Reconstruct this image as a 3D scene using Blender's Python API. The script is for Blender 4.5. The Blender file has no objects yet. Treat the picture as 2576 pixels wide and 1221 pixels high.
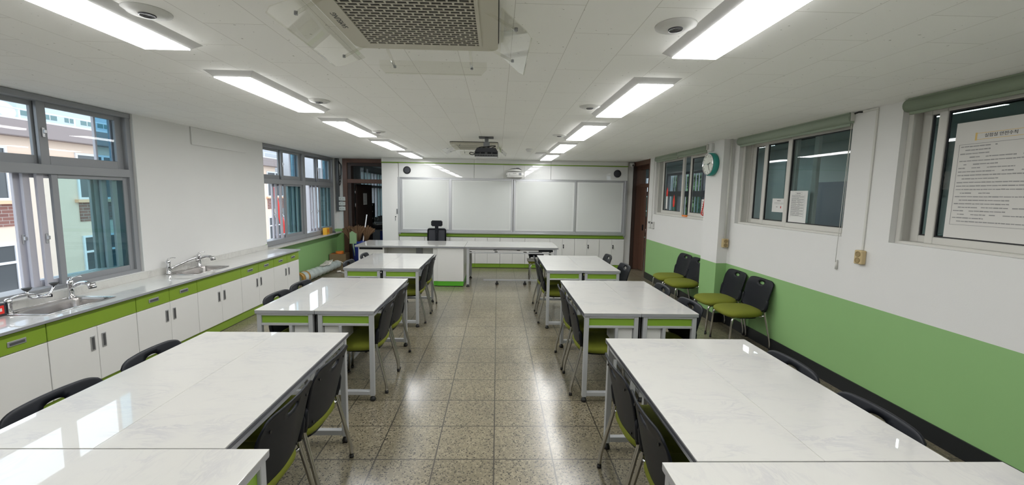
import bpy, bmesh, math, random
from mathutils import Vector, Matrix
random.seed(7)
C = bpy.context.scene.collection
sc = bpy.context.scene
PI = math.pi

# ------------------------------------------------------------------ camera
cam_d = bpy.data.cameras.new('camera')
cam = bpy.data.objects.new('camera', cam_d)
C.objects.link(cam)
sc.camera = cam
F_PX, CX, CY = 1031.0, 1277.55, 599.2
cam_d.sensor_fit = 'HORIZONTAL'
cam_d.sensor_width = 36.0
cam_d.lens = F_PX / 2576 * 36.0
cam_d.shift_x = (1288 - CX) / 2576
cam_d.shift_y = (CY - 610.5) / 2576
cam_d.clip_start = 0.05
cam_d.clip_end = 500
cr = Vector((0.99955352, -0.02516361, 0.01611062))
cu = Vector((-0.01330653, 0.107877, 0.99407519))
cf = Vector((0.02675249, 0.99384574, -0.10749399))
mw = Matrix((cr, cu, -cf)).transposed().to_4x4()
mw.translation = Vector((0, 0, 1.8))
cam.matrix_world = mw

# ------------------------------------------------------------------ world and exposure
world = bpy.data.worlds.new('overcast_sky')
sc.world = world
world.use_nodes = True
wn = world.node_tree.nodes
bgn = wn.get('Background') or wn.new('ShaderNodeBackground')
bgn.inputs[0].default_value = (0.80, 0.90, 1.0, 1)
bgn.inputs[1].default_value = 1.45
sc.view_settings.view_transform = 'Standard'
sc.view_settings.look = 'None'
sc.view_settings.gamma = 1
sc.view_settings.use_curve_mapping = False
sc.view_settings.exposure = 1.0
LAMP = 12.0
try:
    sc.cycles.max_bounces = 10
    sc.cycles.diffuse_bounces = 5
    sc.cycles.transparent_max_bounces = 24
    sc.cycles.sample_clamp_indirect = 6
except Exception:
    pass

# ------------------------------------------------------------------ materials
MATS = {}


def nt(name):
    m = bpy.data.materials.new(name)
    m.use_nodes = True
    t = m.node_tree
    b = t.nodes.get('Principled BSDF')
    return m, t, b


def mat(name, col, rough=0.5, metal=0.0, emit=0.0, coat=0.0, noise=0.0, nscale=8.0, spec=0.5, bump=0.0, bscale=60):
    m, t, b = nt(name)
    b.inputs['Roughness'].default_value = rough
    b.inputs['Metallic'].default_value = metal
    b.inputs['Coat Weight'].default_value = coat
    b.inputs['Coat Roughness'].default_value = 0.03
    b.inputs['Specular IOR Level'].default_value = spec
    b.inputs['Base Color'].default_value = (*col, 1)
    if emit:
        b.inputs['Emission Color'].default_value = (*col, 1)
        b.inputs['Emission Strength'].default_value = emit
    if noise or bump:
        tc = t.nodes.new('ShaderNodeTexCoord')
        nz = t.nodes.new('ShaderNodeTexNoise')
        nz.inputs['Scale'].default_value = nscale
        nz.inputs['Detail'].default_value = 4
        t.links.new(tc.outputs['Object'], nz.inputs['Vector'])
        if noise:
            mx = t.nodes.new('ShaderNodeMix')
            mx.data_type = 'RGBA'
            mx.inputs[6].default_value = (*[c * (1 - noise) for c in col], 1)
            mx.inputs[7].default_value = (*[min(1, c * (1 + noise)) for c in col], 1)
            t.links.new(nz.outputs['Fac'], mx.inputs[0])
            t.links.new(mx.outputs[2], b.inputs['Base Color'])
        if bump:
            n2 = t.nodes.new('ShaderNodeTexNoise')
            n2.inputs['Scale'].default_value = bscale
            t.links.new(tc.outputs['Object'], n2.inputs['Vector'])
            bp = t.nodes.new('ShaderNodeBump')
            bp.inputs['Strength'].default_value = bump
            bp.inputs['Distance'].default_value = 0.01
            t.links.new(n2.outputs['Fac'], bp.inputs['Height'])
            t.links.new(bp.outputs['Normal'], b.inputs['Normal'])
    MATS[name] = m
    return m


def glass(name, tint, refl=0.5):
    m = bpy.data.materials.new(name)
    m.use_nodes = True
    t = m.node_tree
    t.nodes.clear()
    o = t.nodes.new('ShaderNodeOutputMaterial')
    tr = t.nodes.new('ShaderNodeBsdfTransparent')
    tr.inputs[0].default_value = (*[c ** .5 for c in tint], 1)   # both faces of the pane tint the light
    gl = t.nodes.new('ShaderNodeBsdfGlossy')
    gl.inputs['Roughness'].default_value = 0.01
    fr = t.nodes.new('ShaderNodeFresnel')
    fr.inputs[0].default_value = 1.5
    mu = t.nodes.new('ShaderNodeMath')
    mu.operation = 'MULTIPLY'
    geo = t.nodes.new('ShaderNodeNewGeometry')
    mu.inputs[1].default_value = refl
    m2 = t.nodes.new('ShaderNodeMath')          # the pane's back faces only let light through
    m2.operation = 'MULTIPLY_ADD'
    m2.inputs[1].default_value = -refl
    m2.inputs[2].default_value = refl
    t.links.new(geo.outputs['Backfacing'], m2.inputs[0])
    t.links.new(m2.outputs[0], mu.inputs[1])
    mx = t.nodes.new('ShaderNodeMixShader')
    t.links.new(fr.outputs[0], mu.inputs[0])
    t.links.new(mu.outputs[0], mx.inputs[0])
    t.links.new(tr.outputs[0], mx.inputs[1])
    t.links.new(gl.outputs[0], mx.inputs[2])
    t.links.new(mx.outputs[0], o.inputs[0])
    MATS[name] = m
    return m


def brickmat(name, c1, c2, mort, bw, rh, ms, off, swap=False, phase=(0, 0), rough=0.6, extra=None, freq=2):
    m, t, b = nt(name)
    tc = t.nodes.new('ShaderNodeTexCoord')
    sp = t.nodes.new('ShaderNodeSeparateXYZ')
    cb = t.nodes.new('ShaderNodeCombineXYZ')
    t.links.new(tc.outputs['Object'], sp.inputs[0])
    a = [t.nodes.new('ShaderNodeMath') for _ in range(2)]
    src = swap if isinstance(swap, tuple) else (('Y', 'X') if swap else ('X', 'Y'))
    for k in range(2):
        a[k].operation = 'ADD'
        a[k].inputs[1].default_value = phase[k]
        t.links.new(sp.outputs[src[k]], a[k].inputs[0])
        t.links.new(a[k].outputs[0], cb.inputs[k])
    br = t.nodes.new('ShaderNodeTexBrick')
    br.offset = off
    br.offset_frequency = freq
    br.squash = 1
    br.inputs['Color1'].default_value = (*c1, 1)
    br.inputs['Color2'].default_value = (*c2, 1)
    br.inputs['Mortar'].default_value = (*mort, 1)
    br.inputs['Scale'].default_value = 1
    br.inputs['Mortar Size'].default_value = ms
    br.inputs['Mortar Smooth'].default_value = 0
    br.inputs['Bias'].default_value = 0
    br.inputs['Brick Width'].default_value = bw
    br.inputs['Row Height'].default_value = rh
    t.links.new(cb.outputs[0], br.inputs['Vector'])
    b.inputs['Roughness'].default_value = rough
    out = br.outputs['Color']
    if extra:
        out = extra(t, b, tc, br, out)
    t.links.new(out, b.inputs['Base Color'])
    MATS[name] = m
    return m


def mixc(t, fac, a, bcol, mode='MIX'):
    mx = t.nodes.new('ShaderNodeMix')
    mx.data_type = 'RGBA'
    mx.blend_type = mode
    for sock, v in ((mx.inputs[0], fac), (mx.inputs[6], a), (mx.inputs[7], bcol)):
        if hasattr(v, 'links'):
            t.links.new(v, sock)
        elif isinstance(v, tuple):
            sock.default_value = (*v, 1)
        else:
            sock.default_value = v
    return mx.outputs[2]


def ramp(t, src, stops):
    r = t.nodes.new('ShaderNodeValToRGB')
    r.color_ramp.elements[0].position = stops[0][0]
    r.color_ramp.elements[0].color = (*[stops[0][1]] * 3, 1)
    r.color_ramp.elements[1].position = stops[1][0]
    r.color_ramp.elements[1].color = (*[stops[1][1]] * 3, 1)
    t.links.new(src, r.inputs[0])
    return r.outputs[0]


def terrazzo(t, b, tc, br, col):
    v = t.nodes.new('ShaderNodeTexVoronoi')
    v.inputs['Scale'].default_value = 88
    wz = t.nodes.new('ShaderNodeTexNoise')
    wz.inputs['Scale'].default_value = 60
    t.links.new(tc.outputs['Object'], wz.inputs['Vector'])
    wv = mixc(t, 0.018, tc.outputs['Object'], wz.outputs['Color'])
    t.links.new(wv, v.inputs['Vector'])
    sepc = t.nodes.new('ShaderNodeSeparateColor')
    t.links.new(v.outputs['Color'], sepc.inputs[0])
    # each cell is a chip: dark, mid or light
    near = ramp(t, v.outputs['Distance'], [(0.30, 1.0), (0.55, 0.0)])
    dark = ramp(t, sepc.outputs[0], [(0.36, 1.0), (0.42, 0.0)])
    light = ramp(t, sepc.outputs[1], [(0.72, 0.0), (0.78, 1.0)])
    m1 = t.nodes.new('ShaderNodeMath'); m1.operation = 'MULTIPLY'
    t.links.new(near, m1.inputs[0]); t.links.new(dark, m1.inputs[1])
    m2 = t.nodes.new('ShaderNodeMath'); m2.operation = 'MULTIPLY'; m2.inputs[1].default_value = 0.45
    t.links.new(light, m2.inputs[0])
    nz = t.nodes.new('ShaderNodeTexNoise')
    nz.inputs['Scale'].default_value = 1.3
    t.links.new(tc.outputs['Object'], nz.inputs['Vector'])
    stain = ramp(t, nz.outputs['Fac'], [(0.35, 0.86), (0.65, 1.08)])
    c = mixc(t, m2.outputs[0], col, (0.36, 0.32, 0.22))
    c = mixc(t, m1.outputs[0], c, (0.018, 0.016, 0.012))
    c = mixc(t, 1.0, c, stain, 'MULTIPLY')
    c = mixc(t, br.outputs['Fac'], c, (0.045, 0.04, 0.028))
    b.inputs['Coat Weight'].default_value = 0.55
    b.inputs['Coat Roughness'].default_value = 0.2
    return c


def fissures(t, b, tc, br, col):
    v = t.nodes.new('ShaderNodeTexNoise')
    v.inputs['Scale'].default_value = 42
    v.inputs['Detail'].default_value = 2
    t.links.new(tc.outputs['Object'], v.inputs['Vector'])
    f = ramp(t, v.outputs['Fac'], [(0.715, 0.0), (0.74, 0.55)])
    return mixc(t, f, col, (0.16, 0.15, 0.13))


def marble(name, base, vein):
    m, t, b = nt(name)
    tc = t.nodes.new('ShaderNodeTexCoord')
    mp = t.nodes.new('ShaderNodeMapping')
    mp.inputs['Rotation'].default_value = (0, 0, 0.5)
    mp.inputs['Scale'].default_value = (1.0, 3.2, 1.0)
    t.links.new(tc.outputs['Object'], mp.inputs[0])
    n = t.nodes.new('ShaderNodeTexNoise')
    n.inputs['Scale'].default_value = 4.6
    n.inputs['Detail'].default_value = 9
    n.inputs['Roughness'].default_value = 0.62
    n.inputs['Distortion'].default_value = 0.9
    t.links.new(mp.outputs[0], n.inputs['Vector'])
    r = t.nodes.new('ShaderNodeValToRGB')
    e = r.color_ramp.elements
    e[0].position = 0.44; e[0].color = (0, 0, 0, 1)
    e[1].position = 0.56; e[1].color = (0, 0, 0, 1)
    k = e.new(0.5); k.color = (1, 1, 1, 1)
    t.links.new(n.outputs['Fac'], r.inputs[0])
    n2 = t.nodes.new('ShaderNodeTexNoise')
    n2.inputs['Scale'].default_value = 5
    t.links.new(tc.outputs['Object'], n2.inputs['Vector'])
    r2 = ramp(t, n2.outputs['Fac'], [(0.42, 0.0), (0.72, 0.85)])
    mm = t.nodes.new('ShaderNodeMath'); mm.operation = 'MULTIPLY'
    t.links.new(r.outputs[0], mm.inputs[0]); t.links.new(r2, mm.inputs[1])
    c = mixc(t, mm.outputs[0], base, vein)
    t.links.new(c, b.inputs['Base Color'])
    b.inputs['Roughness'].default_value = 0.28
    b.inputs['Coat Weight'].default_value = 1.0
    b.inputs['Coat Roughness'].default_value = 0.02
    MATS[name] = m


def wood(name, c1, c2, rough=0.45):
    m, t, b = nt(name)
    tc = t.nodes.new('ShaderNodeTexCoord')
    mp = t.nodes.new('ShaderNodeMapping')
    mp.inputs['Scale'].default_value = (30, 30, 1.2)
    t.links.new(tc.outputs['Object'], mp.inputs[0])
    n = t.nodes.new('ShaderNodeTexNoise')
    n.inputs['Scale'].default_value = 1.5
    n.inputs['Detail'].default_value = 6
    t.links.new(mp.outputs[0], n.inputs['Vector'])
    t.links.new(mixc(t, n.outputs['Fac'], c1, c2), b.inputs['Base Color'])
    b.inputs['Roughness'].default_value = rough
    MATS[name] = m


mat('wall_white', (0.72, 0.72, 0.705), 0.75, noise=0.02, nscale=3, bump=0.05, bscale=120)
mat('wall_green', (0.26, 0.46, 0.185), 0.55, noise=0.02, nscale=3)
mat('base_black', (0.012, 0.014, 0.016), 0.35)
brickmat('ceiling_tile', (0.89, 0.89, 0.87), (0.91, 0.91, 0.885), (0.64, 0.63, 0.60), 0.6, 0.3, 0.0016, 0.5, swap=True,
         phase=(-0.02 + 0.30, -0.065), rough=0.85, extra=fissures)
brickmat('terrazzo', (0.185, 0.160, 0.105), (0.21, 0.182, 0.122), (0.1, 0.085, 0.06), 0.4, 0.4, 0.0045, 0.0,
         phase=(0.0008 + 20, -2.6125 + 20), rough=0.32, extra=terrazzo)
brickmat('brick_red', (0.27, 0.125, 0.10), (0.21, 0.095, 0.08), (0.36, 0.29, 0.26), 0.42, 0.13, 0.012, 0.5,
         swap=('Y', 'Z'), rough=0.85)
marble('marble', (0.535, 0.53, 0.50), (0.42, 0.415, 0.43))
marble('marble_light', (0.68, 0.68, 0.66), (0.52, 0.52, 0.53))
marble('marble_grey', (0.60, 0.595, 0.56), (0.45, 0.44, 0.42))
mat('alu_paint', (0.43, 0.44, 0.45), 0.38, 0.1)
mat('alu_edge', (0.42, 0.43, 0.46), 0.3, 0.4)
mat('groove', (0.05, 0.05, 0.055), 0.4)
mat('lime', (0.21, 0.36, 0.035), 0.35)
mat('kick_green', (0.10, 0.42, 0.03), 0.35)
mat('lime_counter', (0.205, 0.32, 0.03), 0.35)
mat('panel_white', (0.70, 0.70, 0.68), 0.35, coat=0.2)
mat('panel_gloss', (0.66, 0.67, 0.66), 0.35, coat=1.0)
MATS['panel_gloss'].node_tree.nodes['Principled BSDF'].inputs['Coat Roughness'].default_value = 0.0
mat('board_white', (0.61, 0.63, 0.61), 0.3)
mat('board_edge', (0.655, 0.67, 0.655), 0.3)
mat('alu', (0.55, 0.56, 0.58), 0.32, 0.7)
mat('chrome', (0.75, 0.75, 0.77), 0.08, 1.0)
mat('steel_tube', (0.55, 0.54, 0.52), 0.22, 1.0)
mat('sink_steel', (0.55, 0.53, 0.52), 0.25, 1.0)
mat('black_plastic', (0.008, 0.0095, 0.013), 0.45, spec=0.22, bump=0.08, bscale=700)
mat('black_rubber', (0.01, 0.01, 0.01), 0.5)
mat('seat_green', (0.165, 0.185, 0.011), 0.85, noise=0.12, nscale=60, bump=0.3, bscale=900)
mat('frame_grey', (0.27, 0.28, 0.295), 0.42, 0.0)
mat('sash_daylit', (0.52, 0.51, 0.56), 0.4)  # grey frame paint lightened: daylight on the stiles put into the colour
mat('frame_pvc', (0.60, 0.59, 0.55), 0.4)
mat('gasket', (0.012, 0.012, 0.014), 0.5)
glass('glass_clear', (0.93, 0.97, 0.98), 0.6)
glass('glass_blue', (0.56, 0.74, 0.72), 0.9)
glass('glass_deep', (0.22, 0.42, 0.52), 0.9)
glass('glass_teal', (0.46, 0.56, 0.57), 0.9)
glass('glass_hall', (0.66, 0.74, 0.75), 0.8)
glass('acrylic', (0.90, 0.90, 0.86), 1.1)
mat('light_on', (1, 1, 1), 0.5, emit=LAMP)
mat('hall_fill', (1, 1, .97), 0.5, emit=10.0)  # glow of the fill lights added in the corridor
mat('light_housing', (0.66, 0.66, 0.66), 0.5)
mat('lens_dark', (0.05, 0.05, 0.06), 0.15)
mat('offwhite', (0.62, 0.62, 0.60), 0.45)
mat('ac_cream', (0.56, 0.54, 0.46), 0.5)
mat('ac_dark', (0.035, 0.035, 0.033), 0.7)
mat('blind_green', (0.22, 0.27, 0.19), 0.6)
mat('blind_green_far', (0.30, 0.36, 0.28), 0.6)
wood('door_brown', (0.095, 0.047, 0.031), (0.145, 0.072, 0.048))
wood('door_dark', (0.030, 0.016, 0.012), (0.045, 0.024, 0.018))
mat('dark_grey', (0.07, 0.072, 0.075), 0.5)
mat('conduit_dark', (0.09, 0.095, 0.10), 0.5)
mat('conduit_white', (0.62, 0.62, 0.58), 0.5)
mat('beige', (0.56, 0.44, 0.24), 0.45)
mat('beige_dark', (0.30, 0.22, 0.10), 0.5)
mat('paper', (0.72, 0.72, 0.70), 0.7)
mat('paper_warm', (0.66, 0.65, 0.62), 0.7)
mat('ink', (0.06, 0.06, 0.06), 0.7)
mat('ink_grey', (0.30, 0.30, 0.30), 0.7)
mat('tag_yellow', (0.72, 0.52, 0.18), 0.6)
mat('teal', (0.02, 0.26, 0.22), 0.35)
mat('clock_face', (0.72, 0.75, 0.68), 0.5)
mat('red', (0.75, 0.03, 0.02), 0.5)
mat('orange', (0.80, 0.22, 0.03), 0.5)
mat('yellow_box', (0.75, 0.40, 0.03), 0.5)
mat('cardboard', (0.26, 0.18, 0.10), 0.8, noise=0.08)
mat('tape_brown', (0.42, 0.24, 0.06), 0.3)
mat('wrap', (0.48, 0.54, 0.52), 0.12, noise=0.2, nscale=14, bump=0.6, bscale=25, coat=0.6)
mat('cord_white', (0.62, 0.60, 0.55), 0.5)
mat('bin_blue', (0.01, 0.03, 0.25), 0.35)
mat('straw', (0.12, 0.065, 0.03), 0.85, noise=0.35, nscale=50)
mat('pan_green', (0.24, 0.36, 0.19), 0.5)
mat('facade', (0.80, 0.62, 0.50), 0.9, noise=0.02)
mat('facade_trim', (0.85, 0.50, 0.32), 0.8)
mat('facade_grey', (0.50, 0.50, 0.52), 0.9)
mat('roof_brown', (0.30, 0.24, 0.23), 0.8)
mat("ext_white", (0.74, 0.74, 0.77), 0.6)
mat('tower_white', (0.52, 0.57, 0.64), 0.8)
mat('tower_grey', (0.20, 0.23, 0.27), 0.8)
mat('win_dark', (0.085, 0.09, 0.095), 0.12)
mat('win_teal', (0.12, 0.20, 0.20), 0.15)
mat('ground', (0.22, 0.22, 0.21), 0.95, noise=0.2)
mat('leaf', (0.04, 0.10, 0.025), 0.8, noise=0.4, nscale=5)
mat('bark', (0.08, 0.05, 0.03), 0.9)
mat('hall_wall', (0.44, 0.50, 0.49), 0.8)
mat('hall_brown', (0.13, 0.065, 0.045), 0.6)
mat('prep_wall', (0.42, 0.43, 0.45), 0.8)
mat('mesh_grey', (0.035, 0.037, 0.045), 0.7)
mat('notice_green', (0.03, 0.12, 0.06), 0.9)
mat('hall_pink', (0.40, 0.26, 0.21), 0.7)

# ------------------------------------------------------------------ mesh builder


JR = random.Random(3)


class M:
    def __init__(s):
        s.v, s.f, s.m, s.sm, s.slots = [], [], [], [], []

    def slot(s, mt):
        if mt not in s.slots:
            s.slots.append(mt)
        return s.slots.index(mt)

    def add(s, vs, fs, mt, smooth=False, mtx=None):
        o = len(s.v)
        k = s.slot(mt)
        for p in vs:
            p = Vector(p)
            s.v.append(mtx @ p if mtx else p)
        for i, f in enumerate(fs):
            s.f.append([o + q for q in f])
            s.m.append(k)
            s.sm.append(smooth[i] if isinstance(smooth, list) else smooth)
        return s

    def box(s, x0, x1, y0, y1, z0, z1, mt, bev=0.0, mtx=None):
        x0, x1 = min(x0, x1), max(x0, x1)
        y0, y1 = min(y0, y1), max(y0, y1)
        z0, z1 = min(z0, z1), max(z0, z1)
        if min(x1 - x0, y1 - y0, z1 - z0) < .145 and max(x1 - x0, y1 - y0, z1 - z0) > .02:
            # hair-thin tolerances so no two members share a plane
            e = min(.0005, .05 * min(x1 - x0, y1 - y0, z1 - z0))
            q = [JR.uniform(.1, 1) * e for _ in range(5)]
            x0 += q[0]; x1 -= q[1]; y0 += q[2]; y1 -= q[3]; z1 -= q[4]
        if bev <= 0:
            vs = [(x, y, z) for x in (x0, x1) for y in (y0, y1) for z in (z0, z1)]
            fs = [(0, 1, 3, 2), (4, 6, 7, 5), (0, 4, 5, 1), (2, 3, 7, 6), (0, 2, 6, 4), (1, 5, 7, 3)]
            return s.add(vs, fs, mt, False, mtx)
        b = bmesh.new()
        bmesh.ops.create_cube(b, size=1)
        for q in b.verts:
            q.co = Vector(((x0 + x1) / 2 + q.co.x * (x1 - x0), (y0 + y1) / 2 + q.co.y * (y1 - y0), (z0 + z1) / 2 + q.co.z * (z1 - z0)))
        seg = 2 if bev >= 0.008 else 1
        bmesh.ops.bevel(b, geom=b.edges[:], offset=min(bev, 0.49 * min(x1 - x0, y1 - y0, z1 - z0)), segments=seg, affect='EDGES')
        b.verts.ensure_lookup_table()
        s.add([q.co.copy() for q in b.verts], [[q.index for q in f.verts] for f in b.faces], mt, False, mtx)
        b.free()
        return s

    def tube(s, pts, r, mt, n=12, cap=True, closed=False, mtx=None, flat=1.0):
        pts = [Vector(p) for p in pts]
        rs = r if isinstance(r, (list, tuple)) else [r] * len(pts)
        N = len(pts)
        vs, fs = [], []
        up = None
        for i, p in enumerate(pts):
            a = pts[(i - 1) % N] if (i > 0 or closed) else p
            b = pts[(i + 1) % N] if (i < N - 1 or closed) else p
            t = (b - a).normalized()
            if up is None:
                up = Vector((0, 0, 1)) if abs(t.z) < 0.9 else Vector((1, 0, 0))
            up = (up - t * up.dot(t)).normalized()
            w = t.cross(up)
            for k in range(n):
                an = 2 * PI * k / n
                vs.append(p + (up * math.cos(an) * flat + w * math.sin(an)) * rs[i])
        sm = []
        for i in range(N if closed else N - 1):
            j = (i + 1) % N
            for k in range(n):
                fs.append((i * n + k, i * n + (k + 1) % n, j * n + (k + 1) % n, j * n + k))
                sm.append(True)
        if cap and not closed:
            fs.append(list(range(n))[::-1]); sm.append(False)
            fs.append(list(range((N - 1) * n, N * n))); sm.append(False)
        return s.add(vs, fs, mt, sm, mtx)

    def lathe(s, prof, mt, n=24, mtx=None, smooth=True):
        vs, fs = [], []
        for r, z in prof:
            for k in range(n):
                a = 2 * PI * k / n
                vs.append((r * math.cos(a), r * math.sin(a), z))
        for i in range(len(prof) - 1):
            for k in range(n):
                fs.append((i * n + k, i * n + (k + 1) % n, (i + 1) * n + (k + 1) % n, (i + 1) * n + k))
        sm = [smooth] * len(fs)
        if prof[0][0] > 1e-6:
            fs.append(list(range(n))[::-1]); sm.append(False)
        if prof[-1][0] > 1e-6:
            fs.append(list(range((len(prof) - 1) * n, len(prof) * n))); sm.append(False)
        return s.add(vs, fs, mt, sm, mtx)

    def prism(s, pts, z0, z1, mt, mtx=None):
        n = len(pts)
        vs = [(x, y, z0) for x, y in pts] + [(x, y, z1) for x, y in pts]
        fs = [list(range(n))[::-1], list(range(n, 2 * n))] + [(i, (i + 1) % n, n + (i + 1) % n, n + i) for i in range(n)]
        return s.add(vs, fs, mt, False, mtx)

    def build(s, name, parent=None):
        me = bpy.data.meshes.new(name)
        me.from_pydata([tuple(p) for p in s.v], [], s.f)
        for k in s.slots:
            me.materials.append(MATS[k])
        me.polygons.foreach_set('material_index', s.m)
        me.polygons.foreach_set('use_smooth', s.sm)
        b = bmesh.new()
        b.from_mesh(me)
        bmesh.ops.remove_doubles(b, verts=b.verts[:], dist=1e-6)
        bmesh.ops.recalc_face_normals(b, faces=b.faces[:])
        b.to_mesh(me)
        b.free()
        me.update()
        o = bpy.data.objects.new(name, me)
        C.objects.link(o)
        if parent:
            o.parent = parent
        return o


def MX(loc=(0, 0, 0), rx=0, ry=0, rz=0):
    return Matrix.Translation(loc) @ Matrix.Rotation(rz, 4, 'Z') @ Matrix.Rotation(ry, 4, 'Y') @ Matrix.Rotation(rx, 4, 'X')


def fillet(pts, r, n=5):
    pts = [Vector(p) for p in pts]
    out = [pts[0]]
    for i in range(1, len(pts) - 1):
        a, p, b = pts[i - 1], pts[i], pts[i + 1]
        ra = min(r, (a - p).length * .49, (b - p).length * .49)
        q0 = p + (a - p).normalized() * ra
        q1 = p + (b - p).normalized() * ra
        for k in range(n + 1):
            t = k / n
            out.append((1 - t) ** 2 * q0 + 2 * t * (1 - t) * p + t * t * q1)
    out.append(pts[-1])
    return out


def tag(o, label, cat, group=None):
    o['label'] = label
    o['category'] = cat
    if group:
        o['group'] = group
    return o


def thing(name, label, cat, loc=(0, 0, 0), rz=0, group=None):
    o = bpy.data.objects.new(name, None)
    C.objects.link(o)
    o.location = loc
    o.rotation_euler = (0, 0, rz)
    o.empty_display_size = .1
    return tag(o, label, cat, group)


def struct(name, m=None, label=None):
    if m is None:
        o = bpy.data.objects.new(name, None)
        C.objects.link(o)
    else:
        o = m.build(name)
    o['kind'] = 'structure'
    if label:
        o['label'] = label
    return o


def kids(o):
    return [q for q in bpy.data.objects if q.parent == o]


def dup(root, loc, rz, label, group=None):
    r = root.copy(); C.objects.link(r)
    r.location = loc; r.rotation_euler = (0, 0, rz)
    r['label'] = label
    if group:
        r['group'] = group

    def rec(a, b):
        for ch in TREE[a.name]:
            c = ch.copy(); C.objects.link(c); c.parent = b
            if TREE.get(ch.name):
                rec(ch, c)
    rec(root, r)
    return r


TREE = {}


def remember(root):
    TREE[root.name] = kids(root)
    for k in TREE[root.name]:
        remember(k)


# ------------------------------------------------------------------ room dimensions
XL, XR, ZC = -3.987, 3.28, 2.598
YB, YFW = -1.6, 10.35
GT = 0.862            # top of the green paint


def wall_x(m, x0, x1, ya, yb, z0, z1, green=True):
    if green and z0 < GT < z1:
        m.box(x0, x1, ya, yb, z0, GT, 'wall_green')
        m.box(x0, x1, ya, yb, GT, z1, 'wall_white')
    elif green and z1 <= GT:
        m.box(x0, x1, ya, yb, z0, z1, 'wall_green')
    else:
        m.box(x0, x1, ya, yb, z0, z1, 'wall_white')


m = M(); m.box(XL - .3, 6.2, YB - .2, 20, -.12, 0, 'terrazzo'); struct('floor', m, 'speckled terrazzo floor of square tiles')
m = M(); m.box(XL - .3, XR + .22, YB - .2, 20, ZC, ZC + .1, 'ceiling_tile'); struct('ceiling', m, 'off-white tiled ceiling')
m = M(); m.box(XL - .3, 6.2, YB - .2, YB, 0, ZC, 'wall_white'); struct('wall_back', m)

# left wall: openings for window 1 (3.0-4.68) and windows 2/3 (7.165-10.22)
m = M()
X0 = XL - .26
wall_x(m, X0, XL, YB, 3.0, 0, ZC, False)
wall_x(m, X0, XL, 3.0, 4.68, 0, .86, False) if False else m.box(X0, XL, 3.0, 4.68, 0, .86, 'wall_white')
wall_x(m, X0, XL, 4.68, 7.12, 0, ZC, False)
wall_x(m, X0, XL, 7.12, 7.165, 0, ZC)
m.box(XL, XL + .02, 5.52, 6.67, 2.37, ZC, 'wall_white', .006)
wall_x(m, X0, XL - .03, 7.165, 10.22, 0, .80)
wall_x(m, X0, XL - .03, 10.22, YFW, 0, ZC)
struct('wall_left', m, 'white wall with green dado on the window side')

# front wall around the doorway on the left; doorway X -3.83..-2.70
m = M()
wall_x(m, XL - .26, -3.83, YFW, YFW + .2, 0, ZC)
wall_x(m, -2.6, 3.26, YFW, YFW + .2, 0, ZC)
m.box(3.11, 3.262, 9.9, 9.99, 0, ZC, 'panel_white')
struct('wall_front', m, 'front wall behind the whiteboards')

# right wall, windows A (6.40-8.52), B (3.80-5.58), C (1.2-3.33); doorway 8.88-9.92
m = M()
X1 = XR + .22
zs = 1.445
for a, b in ((YB, 1.2), (3.33, 3.80), (5.58, 6.40), (8.52, 8.86)):
    wall_x(m, XR, X1, a, b, 0, ZC)
for a, b in ((1.2, 3.33), (3.80, 5.58), (6.40, 8.52)):
    wall_x(m, XR, X1, a, b, 0, zs - .02 if a > 6 else zs)
wall_x(m, XR - .15, XR, 5.70, 6.15, 0, ZC)      # pilaster
struct('wall_right', m, 'corridor wall with windows above a green dado')

m = M()
m.box(XR - .012, XR, YB, 5.70, 0, .135, 'base_black')
m.box(XR - .162, XR, 5.688, 5.70, 0, .135, 'base_black')
m.box(XR - .162, XR - .15, 5.688, 6.16, 0, .135, 'base_black')
m.box(XR - .012, XR, 6.15, 8.86, 0, .135, 'base_black')
struct('baseboard_right', m)
m = M()
m.box(XL - .03, XL - .018, 7.2, YFW, 0, .09, 'base_black')
struct('baseboard_left', m)
m = M()
m.box(XL - .26, XL - .018 + .13, 7.17, 10.33, .765, .804, 'marble_grey', .004)
struct('trim_1', m, 'long grey stone window sill over the green dado')

# ------------------------------------------------------------------ windows on the left
def sash(m, gm, x, ya, yb, za, zb, st, bot, top, gl, th=.03, fm='frame_grey'):
    m.box(x - th, x, ya, ya + st, za, zb, fm, .003)
    m.box(x - th, x, yb - st, yb, za, zb, fm, .003)
    m.box(x - th, x, ya + st, yb - st, za, za + bot, fm, .003)
    m.box(x - th, x, ya + st, yb - st, zb - top, zb, fm, .003)
    gm.box(x - th / 2 - .003, x - th / 2 + .003, ya + st, yb - st, za + bot, zb - top, gl)


def latch(parent, x, y, z):
    k = M()
    k.box(x, x + .012, y - .011, y + .011, z - .045, z + .045, 'alu', .004)
    k.box(x + .008, x + .03, y - .009, y + .010, z - .010, z + .025, 'alu', .004)
    k.build('latch', parent)


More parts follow.
